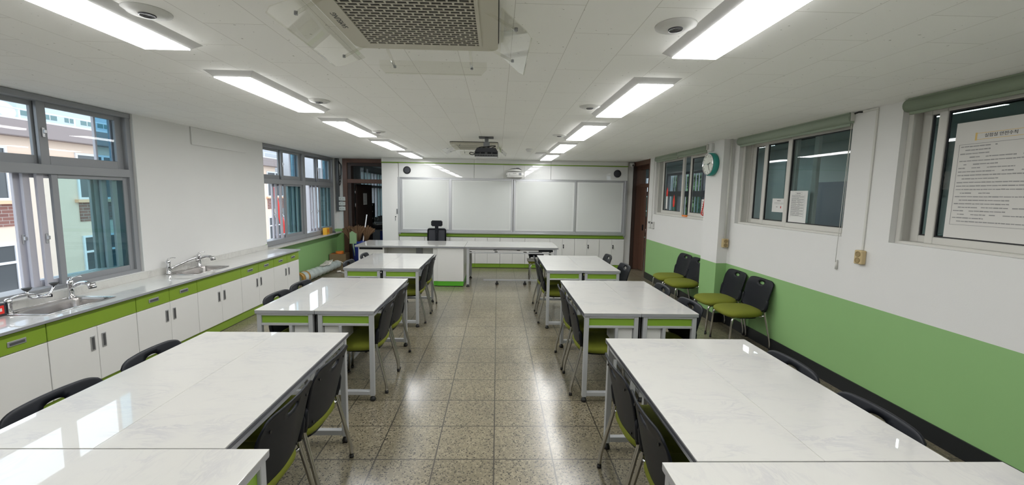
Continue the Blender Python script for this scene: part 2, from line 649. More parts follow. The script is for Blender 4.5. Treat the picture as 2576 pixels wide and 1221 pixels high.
def left_window(name, ya, yb, label, mid=True):
    w = struct(name, None, label)
    xf = XL - .05
    ya += .001; yb -= .001
    f = M()
    for a, b in ((ya, ya + .055), (yb - .055, yb)):
        f.box(xf - .18, xf + .02, a, b, .85, 2.60, 'frame_grey', .004)
    f.box(xf - .18, xf + .02, ya, yb, .805, .895, 'frame_grey', .004)
    f.box(xf - .18, xf + .02, ya, yb, 1.91, 1.995, 'frame_grey', .004)
    f.box(xf - .18, xf + .03, ya, yb, 2.545, ZC - .002, 'frame_grey', .004)
    f.build('window_frame', w)
    a, b = ya + .05, yb - .05
    mdl = (a + b) / 2
    # transom: two sashes, the far one in front
    for (p, q, x) in ((a, mdl + .03, xf - .07), (mdl - .03, b, xf - .03)):
        s, g = M(), M()
        sash(s, g, x, p, q, 1.99, 2.55, .075, .085, .045, 'glass_clear')
        so = s.build('sash', w); g.build('pane', so)
        latch(so, x, (q - .035 if x < xf - .05 else p + .035), 2.28)
    for (p, q, x) in ((b - .20, b - .002, xf - .13),):
        s, g = M(), M()
        sash(s, g, x, p, q, 1.99, 2.55, .022, .05, .03, 'glass_deep', fm='sash_daylit')
        so = s.build('sash', w); g.build('pane', so)
    # lower: everything slid to the far half, near half open
    W = b - mdl
    for k, (dy, x) in enumerate(((0, xf - .01), (-.085, xf - .05), (-.15, xf - .10), (-.185, xf - .145))):
        s, g = M(), M()
        p = mdl + .02 + dy
        sash(s, g, x, p, p + W - .02, .89, 1.92, .055, .06, .045, ('glass_blue', 'glass_clear', 'glass_clear', 'glass_clear')[k], fm='frame_grey' if k in (0,) else 'sash_daylit')
        so = s.build('sash', w); g.build('pane', so)
        if k in (1, 3):
            latch(so, x, p + .03, 1.33)
    s, g = M(), M()
    sash(s, g, xf - .15, b - .27, b, .89, 1.92, .03, .05, .04, 'glass_deep')
    for q in (.09, .16):
        s.box(xf - .175, xf - .15, b - .27 + q, b - .27 + q + .014, .92, 1.9, 'sash_daylit')
    so = s.build('sash', w); g.build('pane', so)
    return w


left_window('window_1', 3.0, 4.68, 'grey sliding window above the nearer sink')
left_window('window_2', 7.17, 8.70, 'nearer half of the grey sliding windows beyond the worktop')
left_window('window_3', 8.70, 10.22, 'farther half of the grey sliding windows beyond the worktop')

# ------------------------------------------------------------------ windows on the right
def pvc(m, gm, x, ya, yb, za, zb, st, gl, near_st=None):
    t = .04
    ns = st if near_st is None else near_st
    m.box(x, x + t, ya, ya + ns, za, zb, 'frame_pvc', .004)
    m.box(x, x + t, yb - st, yb, za, zb, 'frame_pvc', .004)
    m.box(x, x + t, ya + ns, yb - st, za, za + .055, 'frame_pvc', .004)
    m.box(x, x + t, ya + ns, yb - st, zb - .05, zb, 'frame_pvc', .004)
    for (a, b) in ((ya + ns, ya + ns + .010), (yb - st - .010, yb - st)):
        m.box(x + .012, x + .028, a, b, za + .055, zb - .05, 'gasket')
    for (a, b) in ((za + .055, za + .065), (zb - .06, zb - .05)):
        m.box(x + .012, x + .028, ya + ns, yb - st, a, b, 'gasket')
    gm.box(x + .017, x + .023, ya + ns + .008, yb - st - .008, za + .063, zb - .058, gl)


def right_window(name, ya, yb, label, sashes):
    w = struct(name, None, label)
    f = M()
    xa, xb = XR + .07, XR + .20
    for a, b in ((ya, ya + .04), (yb - .04, yb)):
        f.box(xb - .05, xb, a, b, zs, 2.55, 'frame_pvc', .004)
        f.box(xa - .02, xb, a + (.018 if a > (ya + yb) / 2 else 0), b - (.018 if a < (ya + yb) / 2 else 0), zs, 2.55, 'frame_pvc', .004)
        f.box(xa - .02, xa + .005, a, b, zs, 2.55, 'frame_pvc', .004)
    f.box(xa - .02, xb, ya, yb, zs - .02, zs + .022, 'frame_pvc', .004)
    f.box(xa, xb, ya, yb, 2.51, ZC, 'frame_pvc', .004)
    f.build('window_frame', w)
    for (p, q, x, gl) in sashes:
        s, g = M(), M()
        pvc(s, g, XR + x, p, q, zs + .02, 2.52, .062, gl)
        so = s.build('sash', w); g.build('pane', so)
    return w


right_window('window_4', 1.2, 3.33, 'large white-framed window with a poster nearest the camera',
             [(1.24, 3.13, .085, 'glass_teal'), (2.35, 3.29, .135, 'glass_teal')])
right_window('window_5', 3.80, 5.58, 'white-framed window with two sheets of paper on the glass',
             [(3.84, 4.76, .085, 'glass_teal'), (4.66, 5.24, .125, 'glass_teal'), (4.40, 5.54, .165, 'glass_hall')])
right_window('window_6', 6.40, 8.52, 'white-framed window behind the clock pilaster, half open',
             [(7.42, 8.36, .085, 'glass_hall'), (6.44, 7.26, .125, 'glass_clear')])

# ------------------------------------------------------------------ doors
d = struct('door_1', None, 'dark brown doorway in the front wall beside the tall cabinet')
f = M()
f.box(-3.83, -3.72, YFW - .03, YFW + .22, 0, ZC, 'door_brown', .005)
f.box(-3.73, -3.63, YFW - .005, YFW + .20, 0, ZC, 'door_dark', .005)
f.box(-2.72, -2.60, YFW - .03, YFW + .22, 0, ZC, 'door_brown', .005)
f.box(-3.72, -2.72, YFW - .03, YFW + .22, 2.50, ZC, 'door_brown', .005)
f.box(-3.63, -2.72, YFW - .005, YFW + .20, 2.42, 2.50, 'door_dark', .005)
f.box(-3.72, -2.72, YFW - .03, YFW + .22, 2.0, 2.10, 'door_brown', .005)
f.build('door_frame', d)
g = M(); g.box(-3.63, -2.72, YFW + .08, YFW + .086, 2.10, 2.42, 'glass_clear'); g.build('transom_pane', d)
lf = M()
mt = MX((-3.60, YFW + .24, 0), rz=math.radians(83))
lf.box(0, .92, -.018, .018, .01, 1.98, 'door_dark', .004, mtx=mt)
leaf = lf.build('door_leaf', d)
hm = M()
for z in (.3, 1.45, 1.78):
    hm.tube([(-3.615, YFW + .225, z - .05), (-3.615, YFW + .225, z + .05)], .01, 'alu')
hm.build('hinge', leaf)

d = struct('door_2', None, 'brown sliding doorway at the end of the corridor wall')
f = M()
f.box(XR - .018, 3.58, 9.92, 9.99, 0, ZC, 'door_brown', .004)
f.box(XR - .01, 3.34, 9.885, 9.925, 0, ZC, 'door_dark', .004)
f.box(XR - .012, X1 + .01, 8.86, 8.895, 0, ZC, 'door_brown', .004)
f.box(XR + .18, XR + .26, 8.895, 9.92, 2.0, 2.09, 'door_brown', .004)
f.box(XR + .18, XR + .26, 8.895, 9.92, 2.42, ZC, 'door_brown', .004)
f.box(XR + .0, XR + .26, 8.895, 9.92, 2.50, ZC, 'door_brown', .004)
f.box(XR + .18, XR + .26, 8.895, 9.25, 2.09, 2.42, 'door_brown', .004)
f.build('door_frame', d)
g = M(); g.box(XR + .215, XR + .221, 9.25, 9.92, 2.09, 2.42, 'glass_clear'); g.build('transom_pane', d)
lf = M()
lf.box(XR + .20, XR + .24, 9.62, 9.92, .01, 2.0, 'door_brown', .004)
leaf = lf.build('door_leaf', d)
h = M(); h.box(XR + .175, XR + .20, 9.64, 9.68, .98, 1.12, 'black_plastic', .004); h.build('door_handle', leaf)
h = M(); h.box(XR + .215, XR + .245, 9.60, 9.64, .80, .84, 'chrome', .004); h.build('lock', leaf)

# ------------------------------------------------------------------ corridor behind the right wall, prep room behind the front wall
m = M()
XC = 5.9
for a, b in ((YB, 10.9), (14.2, 15.3), (17.2, 20)):
    m.box(XC, XC + .2, a, b, 0, ZC + .3, 'hall_wall')
for a, b in ((10.9, 14.2), (15.3, 17.2)):
    m.box(XC, XC + .2, a, b, 0, .95, 'hall_brown')
    m.box(XC, XC + .2, a, b, 2.56, ZC + .3, 'hall_wall')
m.box(X1, XC, 19.8, 20, 0, ZC, 'hall_wall')
m.box(X1, 3.57, 9.99, 20, 0, ZC, 'hall_wall')
for y in (5.4, 8.2):
    m.box(XC - .12, XC, y, y + .35, 0, ZC, 'hall_wall')
struct('wall_corridor', m, 'grey far wall of the corridor')
m = M(); m.box(X1, XC + .2, YB, 20, ZC + .2, ZC + .3, 'hall_wall'); struct('ceiling_corridor', m)
for n, (ya, yb) in ((7, (10.9, 14.2)), (8, (15.3, 17.2))):
    w = struct('window_%d' % n, None, 'dark-framed corridor window to the outside')
    f = M()
    f.box(XC - .02, XC + .1, ya, yb, .93, .99, 'dark_grey'); f.box(XC - .02, XC + .1, ya, yb, 2.50, 2.57, 'dark_grey')
    f.box(XC - .02, XC + .1, ya, yb, 1.80, 1.97, 'dark_grey')
    k = 4 if n == 7 else 3
    for i in range(k + 1):
        y = ya + (yb - ya) * i / k
        f.box(XC - .02, XC + .1, y - .04, y + .04, .93, 2.57, 'dark_grey')
    f.build('window_frame', w)
    for i in range(k):
        y0 = ya + (yb - ya) * i / k + .04; y1 = ya + (yb - ya) * (i + 1) / k - .04
        g = M(); g.box(XC + .03, XC + .036, y0, y1, 1.97, 2.5, 'glass_clear')
        if i % 2 == 1:
            g.box(XC + .03, XC + .036, y0, (y0 + y1) / 2 + .1, .99, 1.8, 'glass_blue')
            g.box(XC + .05, XC + .056, y0, (y0 + y1) / 2 + .1, .99, 1.8, 'glass_blue')
        g.build('pane', w)
        for q in (.25, .5, .75):
            f2 = M(); f2.box(XC + .06, XC + .09, y0 + (y1 - y0) * q - .018, y0 + (y1 - y0) * q + .018, .99, 2.5, 'frame_grey'); f2.build('sash', w)

m = M()
m.box(-4.3, -4.1, 10.55, 12.5, 0, ZC, 'prep_wall')
m.box(-4.3, -4.1, 12.5, 15.2, 0, .9, 'prep_wall')
m.box(-4.3, -4.1, 12.5, 15.2, 2.45, ZC, 'prep_wall')
m.box(-4.3, -4.1, 15.2, 16, 0, ZC, 'prep_wall')
m.box(-4.3, .2, 16, 16.2, 0, ZC, 'prep_wall')
m.box(.2, .4, 10.55, 16.2, 0, ZC, 'prep_wall')
struct('wall_prep', m, 'grey walls of the room beyond the doorway')
w = struct('window_9', None, 'bluish window in the room beyond the doorway')
f = M()
f.box(-4.24, -4.1, 12.5, 15.2, .9, .96, 'frame_grey'); f.box(-4.24, -4.1, 12.5, 15.2, 2.39, 2.45, 'frame_grey'); f.box(-4.24, -4.1, 12.5, 15.2, 1.92, 2.0, 'frame_grey')
for i in range(9):
    y = 12.5 + 2.7 * i / 8
    f.box(-4.2, -4.1, y - .035, y + .035, .9, 2.45, 'frame_grey')
f.build('window_frame', w)
for i in range(8):
    y = 12.5 + 2.7 * i / 8
    g = M(); g.box(-4.16, -4.155, y, y + 2.7 / 8, .96, 2.4, 'glass_blue' if i not in (3, 4) else 'glass_clear'); g.build('pane', w)

# ------------------------------------------------------------------ teaching wall (front plane Y = 9.816)
YF = 9.816
tc_ = thing('tall_cabinet', 'tall narrow white cabinet with grey pull and key, left of the whiteboards', 'cabinet', (-2.54, YF, 0))
m = M(); m.box(-.195, .195, .018, .53, .0, 2.475, 'panel_white', .003); m.build('body', tc_)
m = M(); m.box(-.19, .185, 0, .018, .012, 2.47, 'panel_white', .003); dr = m.build('door', tc_)
m = M()
m.box(.145, .178, -.006, 0, 1.27, 1.41, 'alu', .002); m.box(.152, .171, -.008, -.005, 1.285, 1.395, 'dark_grey')
m.build('handle', dr)
m = M()
m.tube([(.125, 0, 1.215), (.125, -.012, 1.215)], .013, 'black_plastic'); m.box(.115, .125, -.014, -.010, 1.12, 1.19, 'dark_grey', .002); m.box(.12, .145, -.02, -.01, 1.205, 1.213, 'chrome')
m.build('key_lock', dr)

o = M()
o.box(-2.735, 3.105, YF - .012, YF + .53, 2.478, 2.498, 'lime', .002)
tag(o.build('green_trim_strip'), 'thin green strip running along the top of the whiteboard wall', 'trim strip')
segs = (-2.735, -.556, 1.262, 3.105)
m = M()
for a, b in zip(segs, segs[1:]):
    m.box(a + .002, b - .002, YF, YF + .53, 2.50, ZC - .001, 'panel_white', .002)
struct('trim_2', m, 'white filler panel between the green strip and the ceiling')
nm = ('left', 'middle', 'right')
segs = (-2.335, -.556, 1.262, 3.105)
for k, (a, b) in enumerate(zip(segs, segs[1:])):
    m = M(); m.box(a + .003, b - .003, YF, YF + .5, 2.155, 2.476, 'panel_gloss', .002)
    tag(m.build('fascia_panel'), '%s glossy white panel above the whiteboards' % ('leftmost', 'middle', 'rightmost')[k], 'wall panel', 'glossy panels above the whiteboards')
for k, x in enumerate((-2.134, 2.852)):
    s_ = thing('wall_speaker', 'round black speaker on the %s glossy panel' % ('leftmost', 'rightmost')[k], 'speaker', (x, YF, 2.315), 0, 'round speakers above the whiteboards')
    m = M(); m.lathe([(0, .0), (.085, 0), (.09, .004), (.09, .012), (.0, .012)], 'dark_grey', 32, mtx=MX(rx=PI / 2)); m.build('rim', s_)
    m = M(); m.lathe([(.082, .012), (.06, .018), (0, .020)], 'mesh_grey', 32, mtx=MX(rx=PI / 2)); m.build('grille', s_)

# whiteboards
m = M()
m.box(-2.345, 3.105, YF + .05, YF + .5, .87, 2.15, 'panel_white')
for a, b in ((-2.36, -2.30), (3.055, 3.11)):
    m.box(a, b, YF - .005, YF + .07, .80, 2.155, 'alu', .002)
m.box(-2.30, 3.055, YF - .005, YF + .07, 2.135, 2.155, 'alu', .002)
m.box(-2.345, 3.105, YF - .05, YF + .07, .835, .868, 'alu', .004)
m.box(-2.345, 3.105, YF - .02, YF + .07, .868, .885, 'alu', .002)
tag(m.build('whiteboard_rail'), 'long aluminium rail and pen ledge that carries the four whiteboards', 'board rail')
brd = [(-2.30, -1.11, .018), (-1.13, .375, .0), (.385, 1.885, .0), (1.86, 3.055, .018)]
bl = ('far left narrow whiteboard behind the swivel chair', 'wide whiteboard, second from the left', 'wide whiteboard, third from the left', 'far right narrow whiteboard')
for (a, b, dy), lb in zip(brd, bl):
    w_ = thing('whiteboard', lb, 'whiteboard', ((a + b) / 2, YF + dy, .885), 0, 'sliding whiteboards')
    hw = (b - a) / 2; H = 2.135 - .885
    f = M()
    f.box(-hw, -hw + .045, 0, .022, 0, H, 'alu', .002); f.box(hw - .045, hw, 0, .022, 0, H, 'alu', .002)
    f.box(-hw + .045, hw - .045, 0, .022, 0, .035, 'alu', .002); f.box(-hw + .045, hw - .045, 0, .022, H - .035, H, 'alu', .002)
    f.build('board_frame', w_)
    f = M()
    f.box(-hw + .045, hw - .045, .006, .02, .035, H - .035, 'board_edge')
    f.box(-hw + .09, hw - .09, .003, .0062, .07, H - .07, 'board_white')
    f.build('board_surface', w_)

m = M(); m.box(-2.345, 3.08, YF, YF + .5, .755, .832, 'lime', .003); m.box(-2.345, 3.08, YF + .02, YF + .5, .742, .755, 'groove')
tag(m.build('green_rail_band'), 'lime green band below the whiteboard ledge', 'trim strip')
base = thing('base_cabinet', 'x', 'cabinet', (-2.035, YF, 0), 0, 'white base cabinets under the whiteboards')
m = M(); m.box(-.30, .30, .02, .5, .105, .74, 'panel_white'); m.build('body', base)
for s in (-1, 1):
    m = M(); m.box(min(s * .002, s * .298), max(s * .002, s * .298), 0, .019, .108, .738, 'panel_white', .003)
    dd = m.build('door', base)
    if s > 0:
        k = M()
        for z in (.585, .535):
            k.tube([(.028, 0, z), (.028, -.012, z)], .014, 'black_plastic')
        k.box(.02, .034, -.02, -.012, .50, .60, 'black_plastic', .002)
        k.build('key_lock', dd)
m = M(); m.box(-.3, .3, .012, .5, .012, .105, 'lime', .002); m.build('kick_board', base)
m = M(); m.box(-.3, .3, .02, .5, 0, .012, 'base_black'); m.build('foot_rail', base)
remember(base)
cl = ['leftmost white double-door base cabinet under the whiteboards', 'white base cabinet behind the swivel chair', 'third white base cabinet from the left under the whiteboards',
      'fourth white base cabinet from the left under the whiteboards', 'middle one of the nine white base cabinets under the whiteboards', 'fourth white base cabinet from the right under the whiteboards',
      'third white base cabinet from the right, left one of those with a visible black lock', 'second white base cabinet from the right with a visible black lock', 'rightmost white base cabinet with a visible black lock']
base['label'] = cl[0]
for k in range(1, 9):
    dup(base, (-2.035 + .6033 * k, YF, 0), 0, cl[k])

# white projector on the fascia
p = thing('wall_projector', 'small white projector mounted on a pale plate above the whiteboards', 'projector', (.40, YF, 2.18))
m = M(); m.box(-.26, .24, -.012, 0, -.02, .29, 'offwhite', .003); m.build('back_plate', p)
m = M()
m.box(-.19, .19, -.27, -.03, .0, .035, 'offwhite', .012); m.box(-.20, .20, -.28, -.02, .03, .115, 'panel_white', .02)
m.box(-.12, .12, -.20, -.02, .115, .14, 'offwhite', .008)
m.build('body', p)
m = M(); m.box(.085, .145, -.283, -.279, .05, .10, 'frame_grey'); m.box(-.125, -.118, -.283, -.279, .04, .09, 'frame_grey'); m.build('vent', p)
m = M(); m.tube(fillet([(-.13, -.12, .15), (-.1, -.15, .19), (.02, -.12, .21), (.12, -.15, .18), (.14, -.10, .15)], .05), .012, 'black_plastic')
m.tube(fillet([(-.08, -.1, .15), (.0, -.14, .20), (.08, -.12, .22), (.15, -.1, .17)], .05), .014, 'dark_grey'); m.build('cable', p)
m = M(); m.lathe([(.16, 0), (.15, .03), (.10, .055), (0, .06)], 'panel_white', 24, mtx=MX((0, -.13, .14))); m.build('cover', p)


def text(s, size, mt, parent, loc, rot, name='lettering'):
    c = bpy.data.curves.new(name, 'FONT')
    c.body = s; c.size = size; c.extrude = .0004; c.align_x = 'CENTER'; c.align_y = 'CENTER'
    c.materials.append(MATS[mt])
    tmp = bpy.data.objects.new(name, c)
    C.objects.link(tmp)
    bpy.context.view_layer.update()
    me = bpy.data.meshes.new_from_object(tmp.evaluated_get(bpy.context.evaluated_depsgraph_get()))
    bpy.data.objects.remove(tmp)
    me.name = name
    if not me.materials:
        me.materials.append(MATS[mt])
    o = bpy.data.objects.new(name, me)
    C.objects.link(o); o.parent = parent; o.location = loc; o.rotation_euler = rot
    return o


text('EPSON', .026, 'dark_grey', p, (-.01, -.2815, .085), (PI / 2, 0, 0))

# ------------------------------------------------------------------ ceiling lights
def LOFT(m, ax, ay, z0, bx, by, z1, mtn):
    vs = [(-ax, -ay, z0), (ax, -ay, z0), (ax, ay, z0), (-ax, ay, z0), (-bx, -by, z1), (bx, -by, z1), (bx, by, z1), (-bx, by, z1)]
    m.add(vs, [(0, 1, 2, 3), (7, 6, 5, 4), (0, 4, 5, 1), (1, 5, 6, 2), (2, 6, 7, 3), (3, 7, 4, 0)], mtn)


lt = thing('ceiling_light', 'x', 'ceiling light', (0, 0, ZC), 0, 'rectangular ceiling lights')
m = M(); LOFT(m, .165, .645, 0, .124, .604, -.034, 'light_housing'); m.build('housing', lt)
m = M(); m.box(-.122, .122, -.602, .602, -.0395, -.0338, 'light_on'); m.build('diffuser', lt)
remember(lt)
order = ('nearest', 'second', 'third', 'fourth', 'farthest')
first = True
for side, x, y0 in (('left', -1.826, 1.80), ('right', 1.078, 1.735)):
    for k in range(-2, 5):
        y = y0 + 1.755 * k
        if y < YB + .7:
            continue
        lb = ('%s lit rectangular ceiling light in the %s row' % (order[k], side)) if k >= 0 else 'unseen lit rectangular ceiling light continuing the %s row behind the camera, added for lighting' % side  # the ones behind the camera are unseen, added to light the room
        if first:
            lt.location = (x, y, ZC); lt['label'] = lb; first = False
        else:
            dup(lt, (x, y, ZC), 0, lb)

hall = thing('corridor_fill_light', 'x', 'ceiling light', (4.9, 1.2, ZC + .2), 0, 'unseen fill lights added in the corridor')  # fill lights added out of view to brighten the dark corridor
m = M(); m.box(-.10, .10, -.61, .61, -.05, 0, 'light_housing', .004); m.build('housing', hall)
m = M(); m.box(-.09, .09, -.60, .60, -.0515, -.0498, 'hall_fill'); m.build('diffuser', hall)
remember(hall)
hall['label'] = 'unseen fill light added in the corridor near the poster window'
for k, y in enumerate((4.6, 8.0)):
    dup(hall, (4.9, y, ZC + .2), 0, ('unseen fill light added in the corridor by the middle window', 'unseen fill light added in the corridor by the clock window')[k])

det = thing('ceiling_sensor', 'x', 'smoke detector', (0, 0, ZC), 0, 'round ceiling sensors')
m = M(); m.lathe([(.0, 0), (.094, 0), (.092, -.006), (.078, -.009), (.074, -.014), (.04, -.017), (0, -.017)], 'offwhite', 32); m.build('ring', det)
m = M(); m.lathe([(.034, -.016), (.033, -.022), (.028, -.022), (.026, -.019), (0, -.018)], 'lens_dark', 24); m.build('lens', det)
remember(det)
first = True
for side, x in (('left', -1.60), ('right', .826)):
    for k, y in enumerate((2.0, 3.80, 5.63)):
        lb = '%s round white ceiling sensor beside the %s row of lights' % (('nearest', 'middle', 'farthest')[k], side)
        if first:
            det.location = (x, y, ZC); det['label'] = lb; first = False
        else:
            dup(det, (x, y, ZC), 0, lb)
s_ = M(); s_.lathe([(0, 0), (.055, 0), (.055, -.02), (.035, -.045), (0, -.05)], 'light_housing', 20, mtx=MX((.55, 7.4, ZC)))
tag(s_.build('ceiling_detector'), 'small grey cone-shaped detector on the ceiling right of the projector', 'smoke detector')
s_ = M(); s_.box(.73, .93, 8.0, 8.2, ZC - .012, ZC, 'light_housing', .003)
tag(s_.build('ceiling_hatch'), 'small flat square plate on the ceiling beside the far right lights', 'ceiling plate')

# ------------------------------------------------------------------ air conditioners
def aircon(label, cx, cy, flip=1):
    t = thing('ceiling_air_conditioner', label, 'air conditioner', (cx, cy, ZC), 0, 'ceiling air conditioners')
    hx, hy = .375, .43
    r = .05
    out = []
    for sx, sy in ((1, 1), (-1, 1), (-1, -1), (1, -1)):
        for k in range(5):
            a = {(1, 1): 0, (-1, 1): PI / 2, (-1, -1): PI, (1, -1): 1.5 * PI}[(sx, sy)] + k * PI / 8
            out.append((sx * (hx - r) + r * math.cos(a), sy * (hy - r) + r * math.sin(a)))
    m = M(); m.prism(out, -.038, -.008, 'ac_cream'); m.prism([(x * 1.012, y * 1.012) for x, y in out], -.010, 0, 'ac_dark')
    m.build('housing', t)
    gx0, gx1, gy0, gy1 = -.285, .285, -.30, .345
    g = M()
    g.box(gx0, gx1, gy0, gy1, -.0395, -.038, 'ac_dark')
    n = 24
    for i in range(n + 1):
        y = gy0 + (gy1 - gy0) * i / n
        g.box(gx0, gx1, y - .0032, y + .0032, -.0435, -.0390, 'ac_cream')
    for i in range(n):
        ya_ = gy0 + (gy1 - gy0) * i / n; yb_ = ya_ + (gy1 - gy0) / n
        for j in range(13):
            x = gx0 + (gx1 - gx0) * (j + (.0 if i % 2 else .5)) / 12.5
            g.box(x - .0042, x + .0042, ya_, yb_, -.0432, -.0390, 'ac_cream')
    for a in (gx0, gx1):
        g.box(a - .008, a + .008, gy0, gy1, -.046, -.038, 'ac_cream')
    g.build('intake_grille', t)
    # clear acrylic deflectors on metal brackets, hanging outside each side
    for k, (px, py, rz, L, tilt) in enumerate(((-.455, 0.19, 0, .74, -.35), (.455, .25, PI, .60, -.70), (0, .62, -PI / 2, .62, -1.35), (0, -.56, PI / 2, .58, -.5))):
        mt = MX((px, py, -.075), rz=rz) @ Matrix.Rotation(tilt, 4, 'Y')
        w = .17 if k != 2 else .07
        q = M()
        pts = [(-w / 2, -L / 2 + .03), (-w / 2 + .03, -L / 2), (w / 2, -L / 2), (w / 2, L / 2), (-w / 2 + .03, L / 2), (-w / 2, L / 2 - .03)]
        q.prism(pts, -.002, .002, 'acrylic', mtx=mt)
        q.tube([mt @ Vector((-w / 2, -L / 2 + .03, 0)), mt @ Vector((-w / 2, L / 2 - .03, 0))], .004, 'acrylic', 8)
        df = q.build('air_deflector', t)
        for s in (-1, 1):
            b = M()
            p0 = mt @ Vector((0, s * L * .36, 0))
            inner = Vector((px, py, 0)); inner = inner - inner.normalized() * .16
            tang = Vector((-math.sin(rz), math.cos(rz), 0)) if True else None
            p1 = Vector((inner.x, inner.y, -.03)) + tang * s * L * .36
            b.tube([p0, p1], .008, 'acrylic', 6)
            b.tube([p0 + Vector((0, 0, -.006)), p0 + Vector((0, 0, .008))], .008, 'frame_grey', 8)
            b.build('bracket', df)
    return t


ac1 = aircon('large cream ceiling air conditioner nearest the camera with clear deflectors', -.382, 1.87)
text('SAMSUNG', .036, 'dark_grey', ac1, (-.335, .08, -.0385), (PI, 0, -PI / 2))
aircon('farther ceiling air conditioner behind the hanging projector', -.38, 6.95)

# ------------------------------------------------------------------ hanging projector
p = thing('ceiling_projector', 'dark-backed projector hanging from the ceiling before the whiteboards', 'projector', (-.165, 6.0, ZC))
m = M(); m.box(-.11, .10, -.09, .09, -.012, 0, 'dark_grey', .003); m.build('ceiling_plate', p)
m = M(); m.tube([(0, 0, -.01), (0, 0, -.11)], .028, 'frame_grey'); m.box(-.045, .045, -.045, .045, -.165, -.07, 'frame_grey', .01); m.build('mount_pole', p)
m = M(); m.box(-.165, .165, -.13, .14, -.285, -.215, 'dark_grey', .008)
m.prism([(-.165, -.215), (.165, -.215), (.13, -.16), (-.13, -.16)], -.13, .14, 'mesh_grey', mtx=Matrix(((1, 0, 0, 0), (0, 0, 1, 0), (0, 1, 0, 0), (0, 0, 0, 1))))
m.box(-.155, .16, -.128, .14, -.298, -.283, 'light_housing', .004)
m.build('body', p)
m = M()
for x0, x1 in ((-.155, -.09), (-.08, -.02), (.015, .07), (.085, .15)):
    m.box(x0, x1, -.134, -.129, -.245, -.22, 'black_plastic')
for i in range(7):
    m.tube([(-.11 + i * .036, -.129, -.265), (-.11 + i * .036, -.136, -.265)], .006, 'black_plastic', 10)
m.box(-.165, .165, -.133, -.129, -.253, -.249, 'frame_grey'); m.box(-.165, .165, -.133, -.129, -.284, -.280, 'frame_grey')
m.build('port_panel', p)
m = M()
m.tube(fillet([(-.16, -.13, -.24), (-.22, -.14, -.225), (-.24, -.14, -.245), (-.2, -.14, -.265), (-.16, -.13, -.25)], .03), .006, 'black_rubber')
for k, (a, mtn) in enumerate(((.10, 'black_rubber'), (.085, 'cord_white'), (.11, 'black_rubber'))):
    pts = [(-.02 + .02 * k + a * math.cos(t_ * PI / 10), -.09 + .03 * math.sin(t_ * PI / 10), -.165 + .025 * math.sin(t_ * PI / 10 + k) + .006 * k) for t_ in range(20)]
    m.tube(pts, .006, mtn, 8, closed=True)
m.build('cable', p)

# ------------------------------------------------------------------ student desks
def make_desk():
    t = thing('student_desk', 'x', 'desk', (0, 0, 0), 0, 'white marble-topped student desks')
    W, L = .247, .664
    m = M()
    m.box(-W, W, -L, L, .796, .802, 'marble', .001)
    m.box(-W + .001, W - .001, -L + .001, L - .001, .775, .7965, 'alu_edge')
    for z in (.779, .7845, .790):
        m.box(W - .002, W + .0012, -L + .001, L - .001, z, z + .0016, 'groove')
    m.box(-W + .002, W - .002, -L + .002, L - .002, .770, .775, 'alu_edge')
    m.build('tabletop', t)
    for sy in (-1, 1):
        y0, y1 = sorted((sy * .655, sy * .617))
        for (x0, x1) in ((.198, .236), (-.228, -.19)):
            g = M(); g.box(x0, x1, y0, y1, .045, .770, 'alu_paint', .003); lg = g.build('leg', t)
            g = M(); xc = (x0 + x1) / 2; yc = (y0 + y1) / 2
            g.lathe([(0, 0), (.022, .0), (.026, .012), (.02, .03), (.01, .036), (.01, .045), (0, .045)], 'black_rubber', 16, mtx=MX((xc, yc, 0)))
            g.build('foot', lg)
        g = M()
        g.box(-.19, .198, y0, y1, .753, .770, 'alu_paint', .002)
        g.box(-.19, .198, y0, y1, .668, .688, 'alu_paint', .002)
        g.box(-.19, .198, y0, y1, .055, .092, 'alu_paint', .002)
        g.box(-.055, -.028, y0, y1, .092, .668, 'alu_paint', .002)
        g.build('end_frame', t)
        g = M(); yy = sy * .640; g.box(-.19, .198, min(yy, yy - sy * .012), max(yy, yy - sy * .012), .688, .753, 'lime'); g.build('end_panel', t)
        ya, yb = sorted((sy * .62, sy * .30))
        g = M(); g.box(-.19, -.055, ya, yb, .485, .66, 'panel_white', .004)
        g.box(-.19, -.055, ya + .005, yb - .005, .66, .665, 'alu_paint')
        g.build('storage_box', t)
    g = M()
    g.box(.205, .230, -.617, .617, .735, .768, 'alu_paint', .002)
    g.box(-.222, -.197, -.617, .617, .735, .768, 'alu_paint', .002)
    g.tube([(.15, -.62, .70), (.15, .62, .70)], .010, 'alu_paint', 10)
    g.box(-.228, -.20, -.617, .617, .055, .085, 'alu_paint', .002)
    g.box(-.05, .14, -.60, .60, .672, .682, 'alu_paint')
    g.build('under_frame', t)
    g = M(); g.box(-.243, -.236, -.61, .61, .40, .768, 'dark_grey'); g.build('back_panel', t)
    remember(t)
    return t


desk = make_desk()
S_ = 4 / 3
rows = {  # (centre x of pair, centre y)
    ('left', 1): (-1.538, 2.182), ('left', 2): (-1.519, 4.046), ('left', 3): (-1.514, 6.01),
    ('right', 1): (1.267, 2.101), ('right', 2): (1.244, 4.037), ('right', 3): (1.157, 5.995)}
rn = ('front-most partly cut-off row', 'second row from the camera', 'third row from the camera', 'farthest row')
first = True
for (side, r), (cx, cy) in sorted(rows.items()):
    for s in (-1, 1):
        aisle = (s > 0) == (side == 'left')
        lb = 'marble-topped desk on the %s side of the %s pair, %s' % ('aisle' if aisle else ('window wall' if side == 'left' else 'corridor wall'), side, rn[r])
        loc = (cx + s * .2477, cy, 0)
        rz = 0 if s > 0 else PI
        if first:
            desk.location = loc; desk.rotation_euler = (0, 0, rz); desk['label'] = lb; first = False
        else:
            dup(desk, loc, rz, lb)

